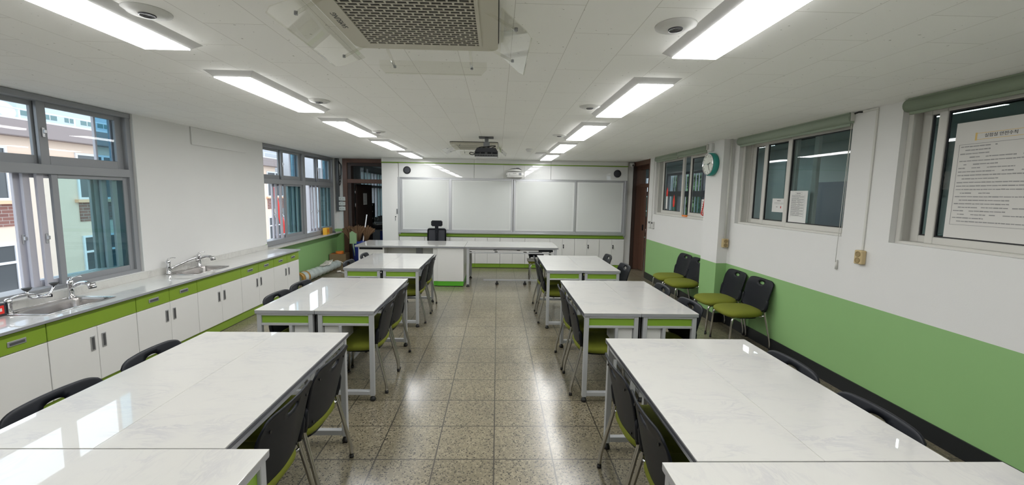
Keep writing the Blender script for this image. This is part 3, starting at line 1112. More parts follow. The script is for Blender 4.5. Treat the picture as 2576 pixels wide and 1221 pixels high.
dup(desk, (-1.533, 1.266, 0), PI / 2, 'cut-off marble-topped desk set crosswise at the bottom left of the view')
dup(desk, (1.298, 1.184, 0), PI / 2, 'cut-off marble-topped desk set crosswise at the bottom right of the view')

# ------------------------------------------------------------------ student chairs
def se(t, a, b, n):
    c, s = math.cos(t), math.sin(t)
    return (a * math.copysign(abs(c) ** (2 / n), c), b * math.copysign(abs(s) ** (2 / n), s))


def make_chair():
    t = thing('student_chair', 'x', 'chair', (0, 0, 0), 0, 'black-backed chairs with green seats')
    # seat cushion
    N, R = 36, 7
    m = M(); vs, fs = [], []
    def ring(sc_, z_top, shift=0):
        pts = []
        for k in range(N):
            x, y = se(2 * PI * k / N, .232 * sc_, .232 * sc_, 3.6)
            x *= (1.0 + .06 * (y / .232))
            z = z_top - .016 * max(0, y / .232) ** 2 + .010 * max(0, -y / .232) ** 2
            pts.append((x, y + .02 + shift, z))
        return pts
    prof = [(.30, .462), (.62, .461), (.82, .456), (.93, .446), (.985, .434), (1.0, .420), (.985, .404), (.92, .388), (.80, .376), (.60, .368)]
    vs.append((0, .02, .463))
    for s_, z in prof:
        vs += ring(s_, z)
    for k in range(N):
        fs.append((0, 1 + k, 1 + (k + 1) % N))
    for i in range(len(prof) - 1):
        for k in range(N):
            fs.append((1 + i * N + k, 1 + (i + 1) * N + k, 1 + (i + 1) * N + (k + 1) % N, 1 + i * N + (k + 1) % N))
    fs.append([1 + (len(prof) - 1) * N + k for k in range(N)])
    m.add(vs, fs, 'seat_green', True)
    m.build('seat', t)
    m = M(); m.prism([se(2 * PI * k / 24, .165, .17, 3) for k in range(24)], .358, .376, 'black_plastic'); m.build('seat_shell', t)
    # backrest grid with hand hole
    nu, nv = 30, 28
    def pos(u, v, off):
        z = .430 + .382 * v
        hw = .208 + .026 * math.sin(min(1, v / .75) * PI * .5) - .012 * max(0, (v - .75) / .25) ** 2
        if v < .12:
            hw -= .03 * (1 - v / .12) ** 2
        x = u * hw
        y = -.168 - .078 * v - .05 * max(0, v - .8) ** 1.5 * 2.5 - .030 * (1 - u * u) + .004
        if v > .9:
            pass
        corner = min(1, max(0, abs(u) - .66) / .34)
        rnd_ = 1 - math.sqrt(max(0, 1 - corner * corner * .98))
        z -= rnd_ * (.034 * max(0, (v - .6) / .4))
        z += .006 * v * v * (1 - u * u)
        z += rnd_ * (.035 * max(0, (.25 - v) / .25))
        return Vector((x, y + off, z))
    hu, hv, hcv = .23, .050, .860
    grid, ins = {}, {}
    for j in range(nv + 1):
        for i in range(nu + 1):
            u, v = -1 + 2 * i / nu, j / nv
            grid[i, j] = [u, v]
    cells = []
    for j in range(nv):
        for i in range(nu):
            u, v = -1 + 2 * (i + .5) / nu, (j + .5) / nv
            if (u / (hu + .02)) ** 2 + ((v - hcv) / (hv + .02)) ** 2 < 1:
                continue
            cells.append((i, j))
    cs = set(cells)
    for (i, j), uv in grid.items():
        q = (uv[0] / hu) ** 2 + ((uv[1] - hcv) / hv) ** 2
        adj = [(i - 1, j - 1), (i, j - 1), (i - 1, j), (i, j)]
        if any(a not in cs and 0 <= a[0] < nu and 0 <= a[1] < nv for a in adj):
            a = math.atan2((uv[1] - hcv) / hv, uv[0] / hu)
            uv[0] = hu * math.cos(a); uv[1] = hcv + hv * math.sin(a)
    vs, idx = [], {}
    for off in (0, 1):
        for (i, j), (u, v) in grid.items():
            idx[off, i, j] = len(vs)
            vs.append(pos(u, v, .006 if off else -.006))
    fs = []
    edge = {}
    for (i, j) in cells:
        q = [(i, j), (i + 1, j), (i + 1, j + 1), (i, j + 1)]
        fs.append([idx[0, a, b] for a, b in q])
        fs.append([idx[1, a, b] for a, b in q][::-1])
        for k in range(4):
            e = (q[k], q[(k + 1) % 4])
            if (e[1], e[0]) in edge:
                del edge[(e[1], e[0])]
            else:
                edge[e] = 1
    for (a, b) in edge:
        fs.append([idx[0, a[0], a[1]], idx[1, a[0], a[1]], idx[1, b[0], b[1]], idx[0, b[0], b[1]]])
    m = M(); m.add(vs, fs, 'black_plastic', True)
    for sx in (-1, 1):
        for v_ in (.12, .80):
            pp = pos(sx * .72, v_, -.008)
            m.tube([pp, pp + Vector((0, -.005, 0))], .007, 'black_rubber', 8)
    m.build('backrest', t)
    for sx in (-1, 1):
        m = M()
        m.tube([(sx * .214, -.172, .455), (sx * .224, -.182, .50), (sx * .229, -.190, .565), (sx * .222, -.193, .60)], [.017, .019, .017, .010], 'black_plastic', 10)
        m.build('back_bracket', t)
        # rear leg, splayed backwards and turned upright at the foot
        m = M(); m.tube(fillet([(sx * .228, -.262, .012), (sx * .228, -.258, .09), (sx * .219, -.170, .46), (sx * .222, -.185, .53)], .05), .0125, 'steel_tube'); lg = m.build('leg', t)
        m = M(); m.tube([(sx * .228, -.262, 0), (sx * .228, -.262, .022)], .0145, 'black_rubber', 10); m.build('foot_cap', lg)
        m = M(); m.tube(fillet([(sx * .205, .225, .012), (sx * .200, .205, .372), (sx * .165, .10, .378), (sx * .12, .02, .372)], .045), .0125, 'steel_tube'); lg = m.build('leg', t)
        m = M(); m.tube([(sx * .205, .225, 0), (sx * .205, .225, .022)], .0145, 'black_rubber', 10); m.build('foot_cap', lg)
    m = M()
    m.tube([(-.222, -.185, .412), (-.19, -.15, .392), (.19, -.15, .392), (.222, -.185, .412)], .010, 'chrome', 10)
    for sx in (-1, 1):
        m.tube([(sx * .15, -.15, .392), (sx * .13, .06, .386)], .009, 'steel_tube', 8)
    m.build('seat_frame', t)
    remember(t)
    return t


chair = make_chair()
chair_used = [False]


def put_chair(x, y, rz, label, group):
    if not chair_used[0]:
        chair.location = (x, y, 0); chair.rotation_euler = (0, 0, rz); chair['label'] = label; chair['group'] = group
        chair_used[0] = True
        return chair
    return dup(chair, (x, y, 0), rz, label, group)


# chair faces +Y locally; rz=+90deg faces -X, rz=-90deg faces +X
G1, G2, G3, G4 = 'chairs along the left side of the aisle', 'chairs along the right side of the aisle', 'chairs on the window side of the left desks', 'chairs on the corridor side of the right desks'
rnm = {1: 'nearest full left desk pair', 2: 'middle left desk pair', 3: 'farthest left desk pair'}
rnr = {k: v.replace('left', 'right') for k, v in rnm.items()}
for r, ys in ((1, (1.90, 2.415)), (2, (3.765, 4.28)), (3, (5.765, 6.34))):
    for k, y in enumerate(ys):
        put_chair(-1.235, y, PI / 2 + random.uniform(-.03, .03), 'green-seated chair in the aisle at the %s, %s one' % (rnm[r], ('nearer', 'farther')[k]), G1)
for r, ys, xo in ((1, (1.80, 2.30), .962), (2, (3.73, 4.28), .95), (3, (5.80, 6.38), .865)):
    for k, y in enumerate(ys):
        put_chair(xo, y, -PI / 2 + random.uniform(-.03, .03), 'green-seated chair in the aisle at the %s, %s one' % (rnr[r], ('nearer', 'farther')[k]), G2)
for r, ys in ((1, (1.92, 2.49)), (2, (3.90, 4.38)), (3, (5.82, 6.52))):
    for k, y in enumerate(ys):
        put_chair(-1.85, y, -PI / 2 + random.uniform(-.06, .06), 'green-seated chair facing the aisle across the %s, %s one' % (rnm[r], ('nearer', 'farther')[k]), G3)
for r, ys, xo in ((1, (1.79, 2.36), 1.552), (2, (3.74, 4.42), 1.59), (3, (5.78, 6.70), 1.60)):
    for k, y in enumerate(ys):
        put_chair(xo, y, PI / 2 + random.uniform(-.05, .05), 'green-seated chair on the wall side of the %s, %s one' % (rnr[r], ('nearer', 'farther')[k]), G4)
wl = ('nearest of the four green-seated chairs against the corridor wall', 'second nearest green-seated chair against the corridor wall, beside the pilaster',
      'third green-seated chair against the corridor wall, its back half hidden by the pilaster', 'farthest green-seated chair against the corridor wall, below the clock window')
for k, (x, y) in enumerate(((3.0, 4.86), (3.0, 5.385), (3.0, 6.42), (3.0, 6.90))):
    put_chair(x, y, PI / 2 + (.02, -.02, .03, 0)[k], wl[k], 'chairs against the corridor wall')
t = thing('green_stool', 'green-cushioned stool with chrome legs under the right end of the teacher table', 'stool', (.84, 8.20, 0))
m = M(); m.box(-.21, .21, -.17, .17, .42, .475, 'seat_green', .02); m.build('cushion', t)
m = M(); m.box(-.215, .215, -.175, .175, .470, .480, 'cord_white', .004); m.build('seat_rim', t)
for sx in (-1, 1):
    for sy in (-1, 1):
        m = M(); m.tube(fillet([(sx * .16, sy * .15, 0), (sx * .16, sy * .14, .38), (sx * .12, sy * .10, .42)], .04), .012, 'chrome', 10); m.build('leg', t)

# black stool under the teacher table
t = thing('stool', 'low black stool with thin legs under the right end of the teacher table', 'stool', (.86, 8.88, 0))
m = M(); m.box(-.16, .16, -.14, .14, .44, .52, 'black_plastic', .015); m.build('seat', t)
for sx in (-1, 1):
    for sy in (-1, 1):
        m = M(); m.tube([(sx * .14, sy * .12, 0), (sx * .13, sy * .11, .44)], .010, 'black_rubber', 8); m.build('leg', t)

# ------------------------------------------------------------------ teacher desk (cabinet part) and teacher table
t = thing('teacher_desk', 'long white demonstration desk with cabinets and green kick board', 'desk', (-1.652, 8.21, 0))
hx, hy = 1.038, .444
m = M(); m.box(-hx, hx, -hy, hy, .778, .784, 'marble', .001); m.box(-hx + .001, hx - .001, -hy + .001, hy - .001, .75, .7785, 'alu_edge', .001)
m.box(-hx + .002, hx, -hy - .0005, -hy + .003, .762, .765, 'groove'); m.build('worktop', t)
m = M(); m.box(-.99, -.50, -.385, .40, .02, .75, 'panel_white', .003); m.box(-.97, -.53, -.388, -.38, .70, .738, 'black_plastic')
m.box(-.99, -.50, -.37, .39, 0, .02, 'base_black'); m.build('side_cabinet', t)
m = M(); m.box(-.50, .55, -.10, -.08, .02, .75, 'panel_gloss'); m.build('modesty_panel', t)
m = M(); m.box(.06, .18, -.14, -.10, .02, .75, 'frame_grey', .003); m.build('post', t)
m = M(); m.box(.43, .52, -.40, .40, .10, .75, 'panel_white', .003); m.box(.44, .52, -.39, .39, .012, .10, 'kick_green'); m.build('filler_panel', t)
m = M(); m.box(.52, 1.018, -.415, .40, .10, .75, 'panel_white', .003); m.box(.52, 1.018, -.41, .40, .012, .10, 'kick_green'); m.box(.53, 1.0, -.39, .38, 0, .012, 'base_black'); m.build('cabinet', t)

t = thing('teacher_table', 'white-topped open table joined to the right of the demonstration desk', 'table', (.288, 8.21, 0))
hx = .898
m = M(); m.box(-hx + .001, hx, -hy, hy, .778, .784, 'marble', .001); m.box(-hx + .002, hx - .001, -hy + .001, hy - .001, .75, .7785, 'alu_edge', .001)
m.box(-hx + .002, hx, -hy - .0005, -hy + .003, .762, .765, 'groove'); m.build('worktop', t)
for sx in (-1, 1):
    for sy in (-1, 1):
        x0, x1 = sorted((sx * (hx - .03), sx * (hx - .075))) if sx > 0 else (-hx + .035, -hx + .085)
        y0, y1 = sorted((sy * .43, sy * .385))
        g = M(); g.box(x0, x1, y0, y1, .045, .75, 'alu_paint', .003); lg = g.build('leg', t)
        g = M(); g.lathe([(0, 0), (.03, 0), (.032, .012), (.015, .03), (.012, .045), (0, .045)], 'black_rubber', 16, mtx=MX(((x0 + x1) / 2, (y0 + y1) / 2, 0))); g.build('foot', lg)
g = M()
g.box(-hx + .085, hx - .075, -.43, -.39, .735, .75, 'alu_paint', .002)
g.box(-hx + .085, hx - .075, -.43, -.40, .655, .675, 'alu_paint', .002)
g.box(-hx + .035, -hx + .085, -.385, .385, .73, .75, 'alu_paint'); g.box(hx - .075, hx - .03, -.385, .385, .73, .75, 'alu_paint')
g.box(-hx + .085, hx - .075, -.02, .02, .65, .67, 'alu_paint')
for x in (-.3, .27):
    g.box(x - .03, x + .03, -.39, .39, .655, .665, 'alu_paint')
g.box(-.55, hx - .06, -.19, -.15, .07, .10, 'alu_paint', .003)
g.build('under_frame', t)
g = M()
g.box(-hx + .09, .52, -.40, .2, .69, .722, 'panel_white', .003)
g.box(.52, .80, -.395, .2, .69, .722, 'black_plastic', .003)
for x in (-.32, .13):
    g.box(x - .03, x + .03, -.405, -.40, .712, .722, 'black_plastic')
g.build('drawer_tray', t)
for x in (-.275, .282):
    g = M(); g.lathe([(0, 0), (.03, 0), (.034, .015), (.018, .04), (.012, .07), (0, .07)], 'black_rubber', 16, mtx=MX((x, -.17, 0))); g.build('foot', t)

# swivel chair behind the desk
t = thing('swivel_chair', 'black mesh swivel chair with headrest behind the demonstration desk', 'chair', (-1.39, 9.2, 0), PI)
YO = .27
m = M()
pts = fillet([(-.205, YO, .55), (-.20, YO, .965), (.20, YO, .965), (.205, YO, .55)], .04)
m.tube([(x, y - .0, z) for x, y, z in pts], .018, 'black_plastic', 10); m.tube([(-.205, YO, .55), (.205, YO, .55)], .018, 'black_plastic')
m.build('back_frame', t)
m = M(); m.box(-.19, .19, YO - .004, YO + .004, .56, .955, 'mesh_grey'); m.build('back_mesh', t)
for ch in kids(t):
    ch.location.y = -YO * 2
m = M(); m.box(-.13, .13, -YO - .03, -YO + .02, 1.025, 1.16, 'black_plastic', .018); m.build('headrest', t)
m = M(); m.box(-.04, .04, -YO + .0, -YO + .03, .87, 1.06, 'black_plastic', .008); m.box(-.03, .03, -YO + .02, -YO + .05, .42, .90, 'black_plastic', .01); m.build('headrest_post', t)
m = M(); m.box(-.24, .24, -.25, .24, .43, .51, 'mesh_grey', .03); m.build('seat', t)
m = M(); m.tube([(0, 0, .10), (0, 0, .43)], .028, 'black_plastic'); m.box(-.03, .03, -.28, .02, .40, .43, 'black_plastic'); m.build('gas_lift', t)
m = M()
for k in range(5):
    a = k * 2 * PI / 5 + .3
    m.tube([(0, 0, .11), (.28 * math.cos(a), .28 * math.sin(a), .075)], [.028, .016], 'black_plastic', 8)
b5 = m.build('star_base', t)
for k in range(5):
    a = k * 2 * PI / 5 + .3
    m = M(); m.tube([(.29 * math.cos(a) - .02 * math.sin(a), .29 * math.sin(a) + .02 * math.cos(a), .028), (.29 * math.cos(a) + .02 * math.sin(a), .29 * math.sin(a) - .02 * math.cos(a), .028)], .028, 'black_rubber', 14)
    m.tube([(.29 * math.cos(a), .29 * math.sin(a), .04), (.28 * math.cos(a), .28 * math.sin(a), .08)], .01, 'black_rubber', 8)
    m.build('caster', b5)
for s in (-1, 1):
    m = M(); m.tube(fillet([(s * .22, .0, .46), (s * .29, .0, .50), (s * .29, -.02, .66), (s * .28, .10, .67)], .04), .014, 'black_plastic', 8); m.box(s * .28 - .03, s * .28 + .03, -.12, .14, .665, .69, 'black_plastic', .008); m.build('armrest', t)

# ------------------------------------------------------------------ counter along the window wall
XCn = -3.467        # cabinet front plane
YC = [2.36 - .8, 2.36, 3.158, 3.945, 4.753, 5.57, 6.385, 7.195]


def pull(mm, y, z, horiz, w=.10):
    if horiz:
        mm.box(0, .006, y - w / 2, y + w / 2, z - .020, z + .020, 'alu', .003); mm.box(.005, .0075, y - w / 2 + .012, y + w / 2 - .012, z - .011, z + .008, 'dark_grey')
    else:
        mm.box(0, .006, y - .020, y + .020, z - w / 2, z + w / 2, 'alu', .003); mm.box(.005, .0075, y - .011, y + .010, z - w / 2 + .012, z + w / 2 - .012, 'dark_grey')


clab = {0: 'cut-off drawer base cabinet nearest the camera under the worktop', 1: 'white and green drawer base cabinet left of the nearer sink', 2: 'white base cabinet with a plain green front under the nearer sink',
        3: 'white base cabinet with two green drawers between the two sinks', 4: 'white base cabinet with a plain green front under the farther sink',
        5: 'white base cabinet with two green drawers, second from the far end of the worktop', 6: 'white base cabinet with two green drawers at the far end of the worktop'}
for k in range(7):
    ya, yb = YC[k], YC[k + 1]
    t = thing('base_cabinet', clab[k], 'cabinet', (XCn, (ya + yb) / 2, 0), 0, 'base cabinets under the long worktop')
    hw = (yb - ya) / 2 - .0015
    m = M(); m.box(-.49, -.019, -hw, hw, .115, .752 if k not in (2, 4) else .56, 'panel_white', .002); m.build('body', t)
    m = M(); m.box(-.47, -.018, -hw - .0015, hw + .0015, .008, .113, 'lime_counter'); m.box(-.46, -.02, -hw, hw, 0, .008, 'base_black'); m.build('kick_board', t)
    for s in (-1, 1):
        y0, y1 = sorted((s * .0015, s * (hw - .001)))
        m = M(); m.box(-.018, 0, y0, y1, .118, .598, 'panel_white', .003); dr = m.build('door', t)
        m = M(); pull(m, s * .05, .46, False, .13 if True else .1); m.build('handle', dr)
        if k not in (2, 4):
            m = M(); m.box(-.018, 0, y0, y1, .602, .745, 'lime_counter', .003); dr = m.build('drawer', t)
            m = M(); pull(m, (y0 + y1) / 2, .672, True, .12); m.build('handle', dr)
    if k in (2, 4):
        m = M(); m.box(-.018, 0, -hw + .001, hw - .001, .602, .745, 'lime_counter', .003); m.build('front_panel', t)
m = M()
ZT = .779
x0, x1 = XL + .001, -3.437
holes = [(3.285, 3.815), (4.925, 5.445)]
hxa, hxb = -3.885, -3.575
ys = [1.56, holes[0][0], holes[0][1], holes[1][0], holes[1][1], 7.20]
for i in range(5):
    if i in (1, 3):
        m.box(x0, hxa, ys[i], ys[i + 1], .757, ZT, 'marble_light'); m.box(hxb, x1, ys[i], ys[i + 1], .757, ZT, 'marble_light')
    else:
        m.box(x0, x1, ys[i], ys[i + 1], .757, ZT, 'marble_light')
wt = tag(m.build('worktop'), 'long white marble-patterned worktop with a backsplash along the window wall', 'worktop')
m = M(); m.box(x1, x1 + .003, 1.56, 7.20, .757, ZT - .001, 'alu_edge'); m.box(x0, x1, 7.20, 7.203, .757, ZT - .001, 'alu_edge'); m.build('edge_band', wt)
m = M(); m.box(XL + .001, XL + .02, 1.56, 7.15, ZT, ZT + .075, 'marble_grey', .001); m.build('backsplash', wt)


def sink(ya, yb, label):
    t = thing('sink', label, 'sink', (-3.74, (ya + yb) / 2, ZT), 0, 'steel sinks in the worktop')
    h = (yb - ya) / 2
    xa, xb = -.205, .180
    ia, ib = hxa + 3.74 + .006, hxb + 3.74 - .006
    hh = (holes[0][1] - holes[0][0]) / 2 - .01
    r = M()
    r.box(xa, ia, -h, h, -.0, .004, 'sink_steel'); r.box(ib, xb, -h, h, 0, .004, 'sink_steel')
    r.box(ia, ib, -h, -hh, 0, .004, 'sink_steel'); r.box(ia, ib, hh, h, 0, .004, 'sink_steel')
    pts = [(xa, -h), (xb, -h), (xb, h), (xa, h)]
    r.tube([(x, y, .004) for x, y in pts], .004, 'chrome', 6, closed=True)
    r.build('rim', t)
    # bowl: lofted rounded rectangles
    cx, cy = (ia + ib) / 2, 0
    a0, b0 = (ib - ia) / 2, hh
    vs, fs = [], []
    levels = [(1, .003), (.97, -.02), (.95, -.13), (.90, -.165), (.75, -.175)]
    n = 40
    for s_, z in levels:
        for k in range(n):
            x, y = se(2 * PI * k / n, a0 * s_, b0 * s_, 6)
            vs.append((cx + x, y, z))
    for i in range(len(levels) - 1):
        for k in range(n):
            fs.append((i * n + k, (i + 1) * n + k, (i + 1) * n + (k + 1) % n, i * n + (k + 1) % n))
    fs.append([(len(levels) - 1) * n + k for k in range(n)])
    b = M(); b.add(vs, fs, 'sink_steel', True); b.build('bowl', t)
    b = M(); b.lathe([(.045, 0), (.045, .004), (.03, .006), (0, .002)], 'chrome', 20, mtx=MX((cx, -.05, -.176))); b.build('drain', t)
    return t


sink(3.255, 3.845, 'nearer stainless steel sink below the grey window')
sink(4.89, 5.48, 'farther stainless steel sink with two taps beside the blank wall')


def faucet(y, label, kind):
    t = thing('faucet', label, 'faucet', (-3.915, y, ZT + .004), 0, 'chrome taps at the sinks')
    m = M(); m.lathe([(0, 0), (.030, 0), (.028, .008), (.023, .015), (.022, .11), (.026, .125), (.026, .15), (.018, .165), (0, .168)], 'chrome', 20); m.build('body', t)
    m = M(); m.tube(fillet([(0, 0, .16), (-.012, .02, .178), (.0, .075, .186), (.01, .10, .178)], .03), [.016] + [.012] * 5 + [.009] * 7 if False else .009, 'chrome', 10, flat=.6); m.build('lever', t)
    if kind == 'long':
        m = M(); m.tube(fillet([(.01, .02, .06), (.04, .30, .125), (.05, .38, .135), (.055, .40, .095)], .03), .013, 'chrome', 12)
        m.tube([(.055, .40, .115), (.055, .40, .085)], .022, 'chrome', 14); m.build('spout', t)
    elif kind == 'short':
        m = M(); m.tube(fillet([(.0, .0, .10), (.07, .03, .135), (.13, .04, .125), (.15, .045, .095)], .03), [.018] * 13 + [.02] if False else .018, 'chrome', 14)
        m.tube([(.14, .045, .125), (.152, .047, .085)], .030, 'chrome', 16); m.build('spout', t)
        m = M(); m.tube([(.152, .047, .088), (.154, .047, .078)], .028, 'black_plastic', 16); m.build('aerator', t)
    return t


faucet(4.925, 'chrome tap with a long swing spout at the near end of the farther sink', 'long')
faucet(5.43, 'chrome tap with a short spray head at the far end of the farther sink', 'short')
faucet(3.80, 'chrome tap with a black-rimmed spray head at the far end of the nearer sink', 'short')
t = thing('eyewash', 'twin-cup chrome eyewash fitting over the nearer sink', 'eyewash station', (-3.915, 3.315, ZT + .004))
m = M(); m.lathe([(0, 0), (.026, 0), (.022, .012), (.02, .06), (.024, .07), (.024, .10), (.014, .115), (0, .117)], 'chrome', 18)
m.tube(fillet([(0, 0, .10), (.03, .04, .13), (.03, .14, .12), (.02, .22, .085)], .03), .008, 'chrome', 10); m.build('body', t)
m = M()
m.tube(fillet([(.02, .12, .148), (.02, .13, .08), (.02, .22, .072), (.02, .30, .085), (.02, .33, .148)], .04), .009, 'chrome', 10)
m.tube([(.02, .19, .076), (.07, .25, .078)], .013, 'chrome', 12); m.tube([(.065, .245, .078), (.075, .258, .078)], .0135, 'black_plastic', 12)
m.build('spray_arm', t)
for y in (.12, .33):
    m = M(); m.lathe([(.008, 0), (.018, .008), (.030, .024), (.031, .03), (0, .033)], 'dark_grey', 18, mtx=MX((.02, y, .145))); m.build('spray_cup', t)
t = thing('soap_box', 'small red and grey box at the left edge, beside the eyewash fitting', 'box', (-3.90, 3.20, ZT))
m = M(); m.box(-.05, .03, -.06, .06, 0, .10, 'mesh_grey', .004); m.build('body', t)
m = M(); m.box(.03, .032, -.045, .045, .02, .085, 'red'); m.box(.032, .033, -.03, .03, .04, .065, 'paper'); m.build('label_panel', t)

# ------------------------------------------------------------------ clutter at the far left corner
t = thing('wrapped_roll', 'long bubble-wrapped roll with brown tape lying along the green wall', 'roll', (-3.73, 8.55, .118), math.radians(-3))
m = M()
L0 = -.80
pts, rr = [], []
for k in range(33):
    y = -.80 + 1.75 * k / 32
    pts.append((0, y, 0)); rr.append(.112 * (1 - .18 * (k / 32)) * (1 + .05 * math.sin(k * 1.9)) * (.75 if k == 0 else 1))
m.tube(pts, rr, 'wrap', 20); m.build('wrapping', t)
m = M()
for y0, y1 in ((-.80, -.71), (-.58, -.53)):
    m.tube([(0, y0, 0), (0, y1, 0)], .119, 'tape_brown', 20)
m.build('tape', t)
t = thing('extension_cord', 'white extension cord coiled on top of the bubble-wrapped roll', 'cable', (-3.66, 8.95, 0))
m = M()
for k in range(5):
    pts = [(-.02 + .075 * math.cos(a * PI / 10) * (1 - .06 * k), .03 * k - .06 + .12 * math.sin(a * PI / 10), .225 + .010 * k + .012 * math.sin(a * PI / 5)) for a in range(20)]
    m.tube(pts, .0075, 'cord_white', 6, closed=True)
m.tube(fillet([(.05, .18, .25), (.16, .30, .22), (.30, .28, .012), (.30, .10, .012), (.16, .08, .02)], .12, 8), .007, 'cord_white', 6)
m.tube(fillet([(.20, .1, .01), (.35, -.04, .01), (.5, .02, .01), (.42, .12, .01), (.28, .04, .01)], .08, 6), .007, 'cord_white', 6)
m.build('cord', t)
m = M(); m.box(-.06, .03, -.34, -.16, .215, .25, 'cord_white', .008); m.build('socket_strip', t)
m = M(); m.tube([(.14, .06, .025), (.20, .12, .025)], .022, 'cord_white', 12); m.build('plug', t)
t = thing('cardboard_box', 'open cardboard box in the corner beside the brown door frame', 'box', (-3.81, 9.95, 0), .06)
m = M()
m.box(-.19, .19, -.16, .16, 0, .012, 'cardboard')
for a in ((-.19, -.18, -.16, .16), (.18, .19, -.16, .16), (-.19, .19, -.16, -.15), (-.19, .19, .15, .16)):
    m.box(*a, 0, .30, 'cardboard')
m.box(-.18, .18, -.15, .15, .20, .21, 'cardboard')
m.build('body', t)
m = M(); m.prism([se(2 * PI * k / 16, .09, .06, 2.4) for k in range(16)], 0, .05, 'orange', mtx=MX((-3.79, 9.90, .30), rz=.4, ry=.1)); m.tube([(-3.87, 9.9, .325), (-3.71, 9.94, .335)], .03, 'orange')
m.box(-3.98, -3.72, 9.82, 9.90, .21, .298, 'orange', .01)
tag(m.build('orange_bundle'), 'small crumpled orange bundle on top of the cardboard box', 'bag')

t = thing('small_box', 'small yellow carton on the far end of the window sill', 'box', (-3.93, 9.50, .80), .1)
m = M(); m.box(-.045, .045, -.10, .10, 0, .15, 'yellow_box', .003); m.build('carton', t)
m = M(); m.box(.0455, .047, -.06, .05, .05, .12, 'orange'); m.build('printed_mark', t)
m = M(); m.box(-3.97, -3.89, 9.66, 9.76, .80, .94, 'cardboard', .004); tag(m.build('brown_carton'), 'brown carton right behind the yellow carton on the sill', 'box')
m = M(); m.lathe([(0, 0), (.06, 0), (.07, .02), (.05, .04), (0, .05)], 'dark_grey', 14, mtx=MX((-3.93, 9.88, .80))); tag(m.build('sill_lump'), 'dark crumpled cloth at the end of the window sill', 'cloth')

# conduit, cables and sockets on the front wall left of the door
m = M(); m.box(-3.99, -3.915, YFW - .06, YFW - .002, 1.30, ZC, 'conduit_dark', .004)
tag(m.build('wall_trunking'), 'dark vertical cable trunking between the windows and the brown door', 'cable duct')
m = M()
for k, (dx, z0) in enumerate(((.0, 2.0), (.03, 2.08), (.05, 2.16), (.02, 2.2))):
    m.tube(fillet([(-3.92, YFW - .03, 2.55 - .02 * k), (-3.86 + dx * .4, YFW - .045, 2.45), (-3.865 + dx * .3, YFW - .05, z0), (-3.90, YFW - .045, z0 - .08), (-3.91, YFW - .04, z0 + .12)], .06), .007, 'black_rubber', 6)
tag(m.build('loose_cables'), 'tangle of black cables hanging beside the dark trunking', 'cable')
for k, z in enumerate((1.61, 1.49, 1.37)):
    t = thing('socket_box', '%s grey socket box beside the brown door frame' % ('top', 'middle', 'bottom')[k], 'socket', (-3.845, YFW - .002, z), 0, 'socket boxes by the brown door')
    m = M(); m.box(-.075, .075, -.075, 0, -.048, .048, 'offwhite', .005); m.build('box', t)
    m = M()
    for s in (-1, 1):
        m.box(s * .035 - .024, s * .035 + .024, -.079, -.075, -.026, .026, 'frame_pvc', .002); m.box(s * .035 - .01, s * .035 + .01, -.080, -.079, -.004, .004, 'dark_grey')
    m.build('face_plate', t)

# ------------------------------------------------------------------ things seen in and beyond the brown doorway
t = thing('waste_bin', 'blue bin holding brooms in front of the brown doorway', 'bin', (-3.30, 9.85, 0))
m = M(); m.lathe([(0, 0), (.13, 0), (.165, .60), (.17, .61), (.16, .62), (.15, .60), (.12, .03), (0, .03)], 'bin_blue', 28); m.build('body', t)
for k, (dx, dy, tx, lb) in enumerate(((-.07, 0, -.20, 'straw broom leaning left in the blue bin'), (.06, .03, .16, 'straw broom leaning right in the blue bin'), (0, -.04, .0, 'upright straw broom in the middle of the blue bin'))):
    t = thing('broom', lb, 'broom', (-3.30 + dx, 9.85 + dy, .04), 0, 'upturned brooms in the blue bin')
    mtx = MX(ry=tx)
    m = M(); m.tube([(0, 0, 0), (0, 0, .62)], .012, 'cardboard', 8, mtx=mtx); m.build('handle', t)
    m = M()
    for q in range(90):
        a = random.uniform(-1, 1); b_ = random.uniform(-1, 1)
        m.tube([(a * .02, b_ * .015, .55), (a * .07, b_ * .03, .75), (a * .17, b_ * .05, .95 + random.uniform(-.05, .02) - .06 * abs(a))], [.014, .014, .007], 'straw', 5, mtx=mtx)
    m.build('bristles', t)
t = thing('dustpan', 'pale green dustpan upright at the left of the blue bin', 'dustpan', (-3.385, 9.68, .57), 0)
m = M(); m.prism([(-.08, 0), (.08, 0), (.07, .24), (-.02, .30), (-.07, .26)], -.01, .01, 'pan_green', mtx=MX((0, 0, 0), rx=PI / 2, ry=0)); m.box(-.08, -.07, 0, .06, 0, .26, 'pan_green'); m.box(.06, .07, 0, .06, 0, .24, 'pan_green'); m.build('pan', t)
m = M(); m.tube([(.0, .0, .0), (.02, .05, -.30)], .012, 'pan_green', 8); m.build('handle', t)
t = thing('mop', 'white mop pole leaning from the blue bin', 'mop', (-3.28, 9.80, .05))
m = M(); m.tube([(0, 0, 0), (.16, .1, 1.20)], .013, 'ext_white', 10); m.build('pole', t)
m = M(); m.tube([(0, 0, 0), (0, 0, .05)], .03, 'cord_white', 10); m.build('head', t)

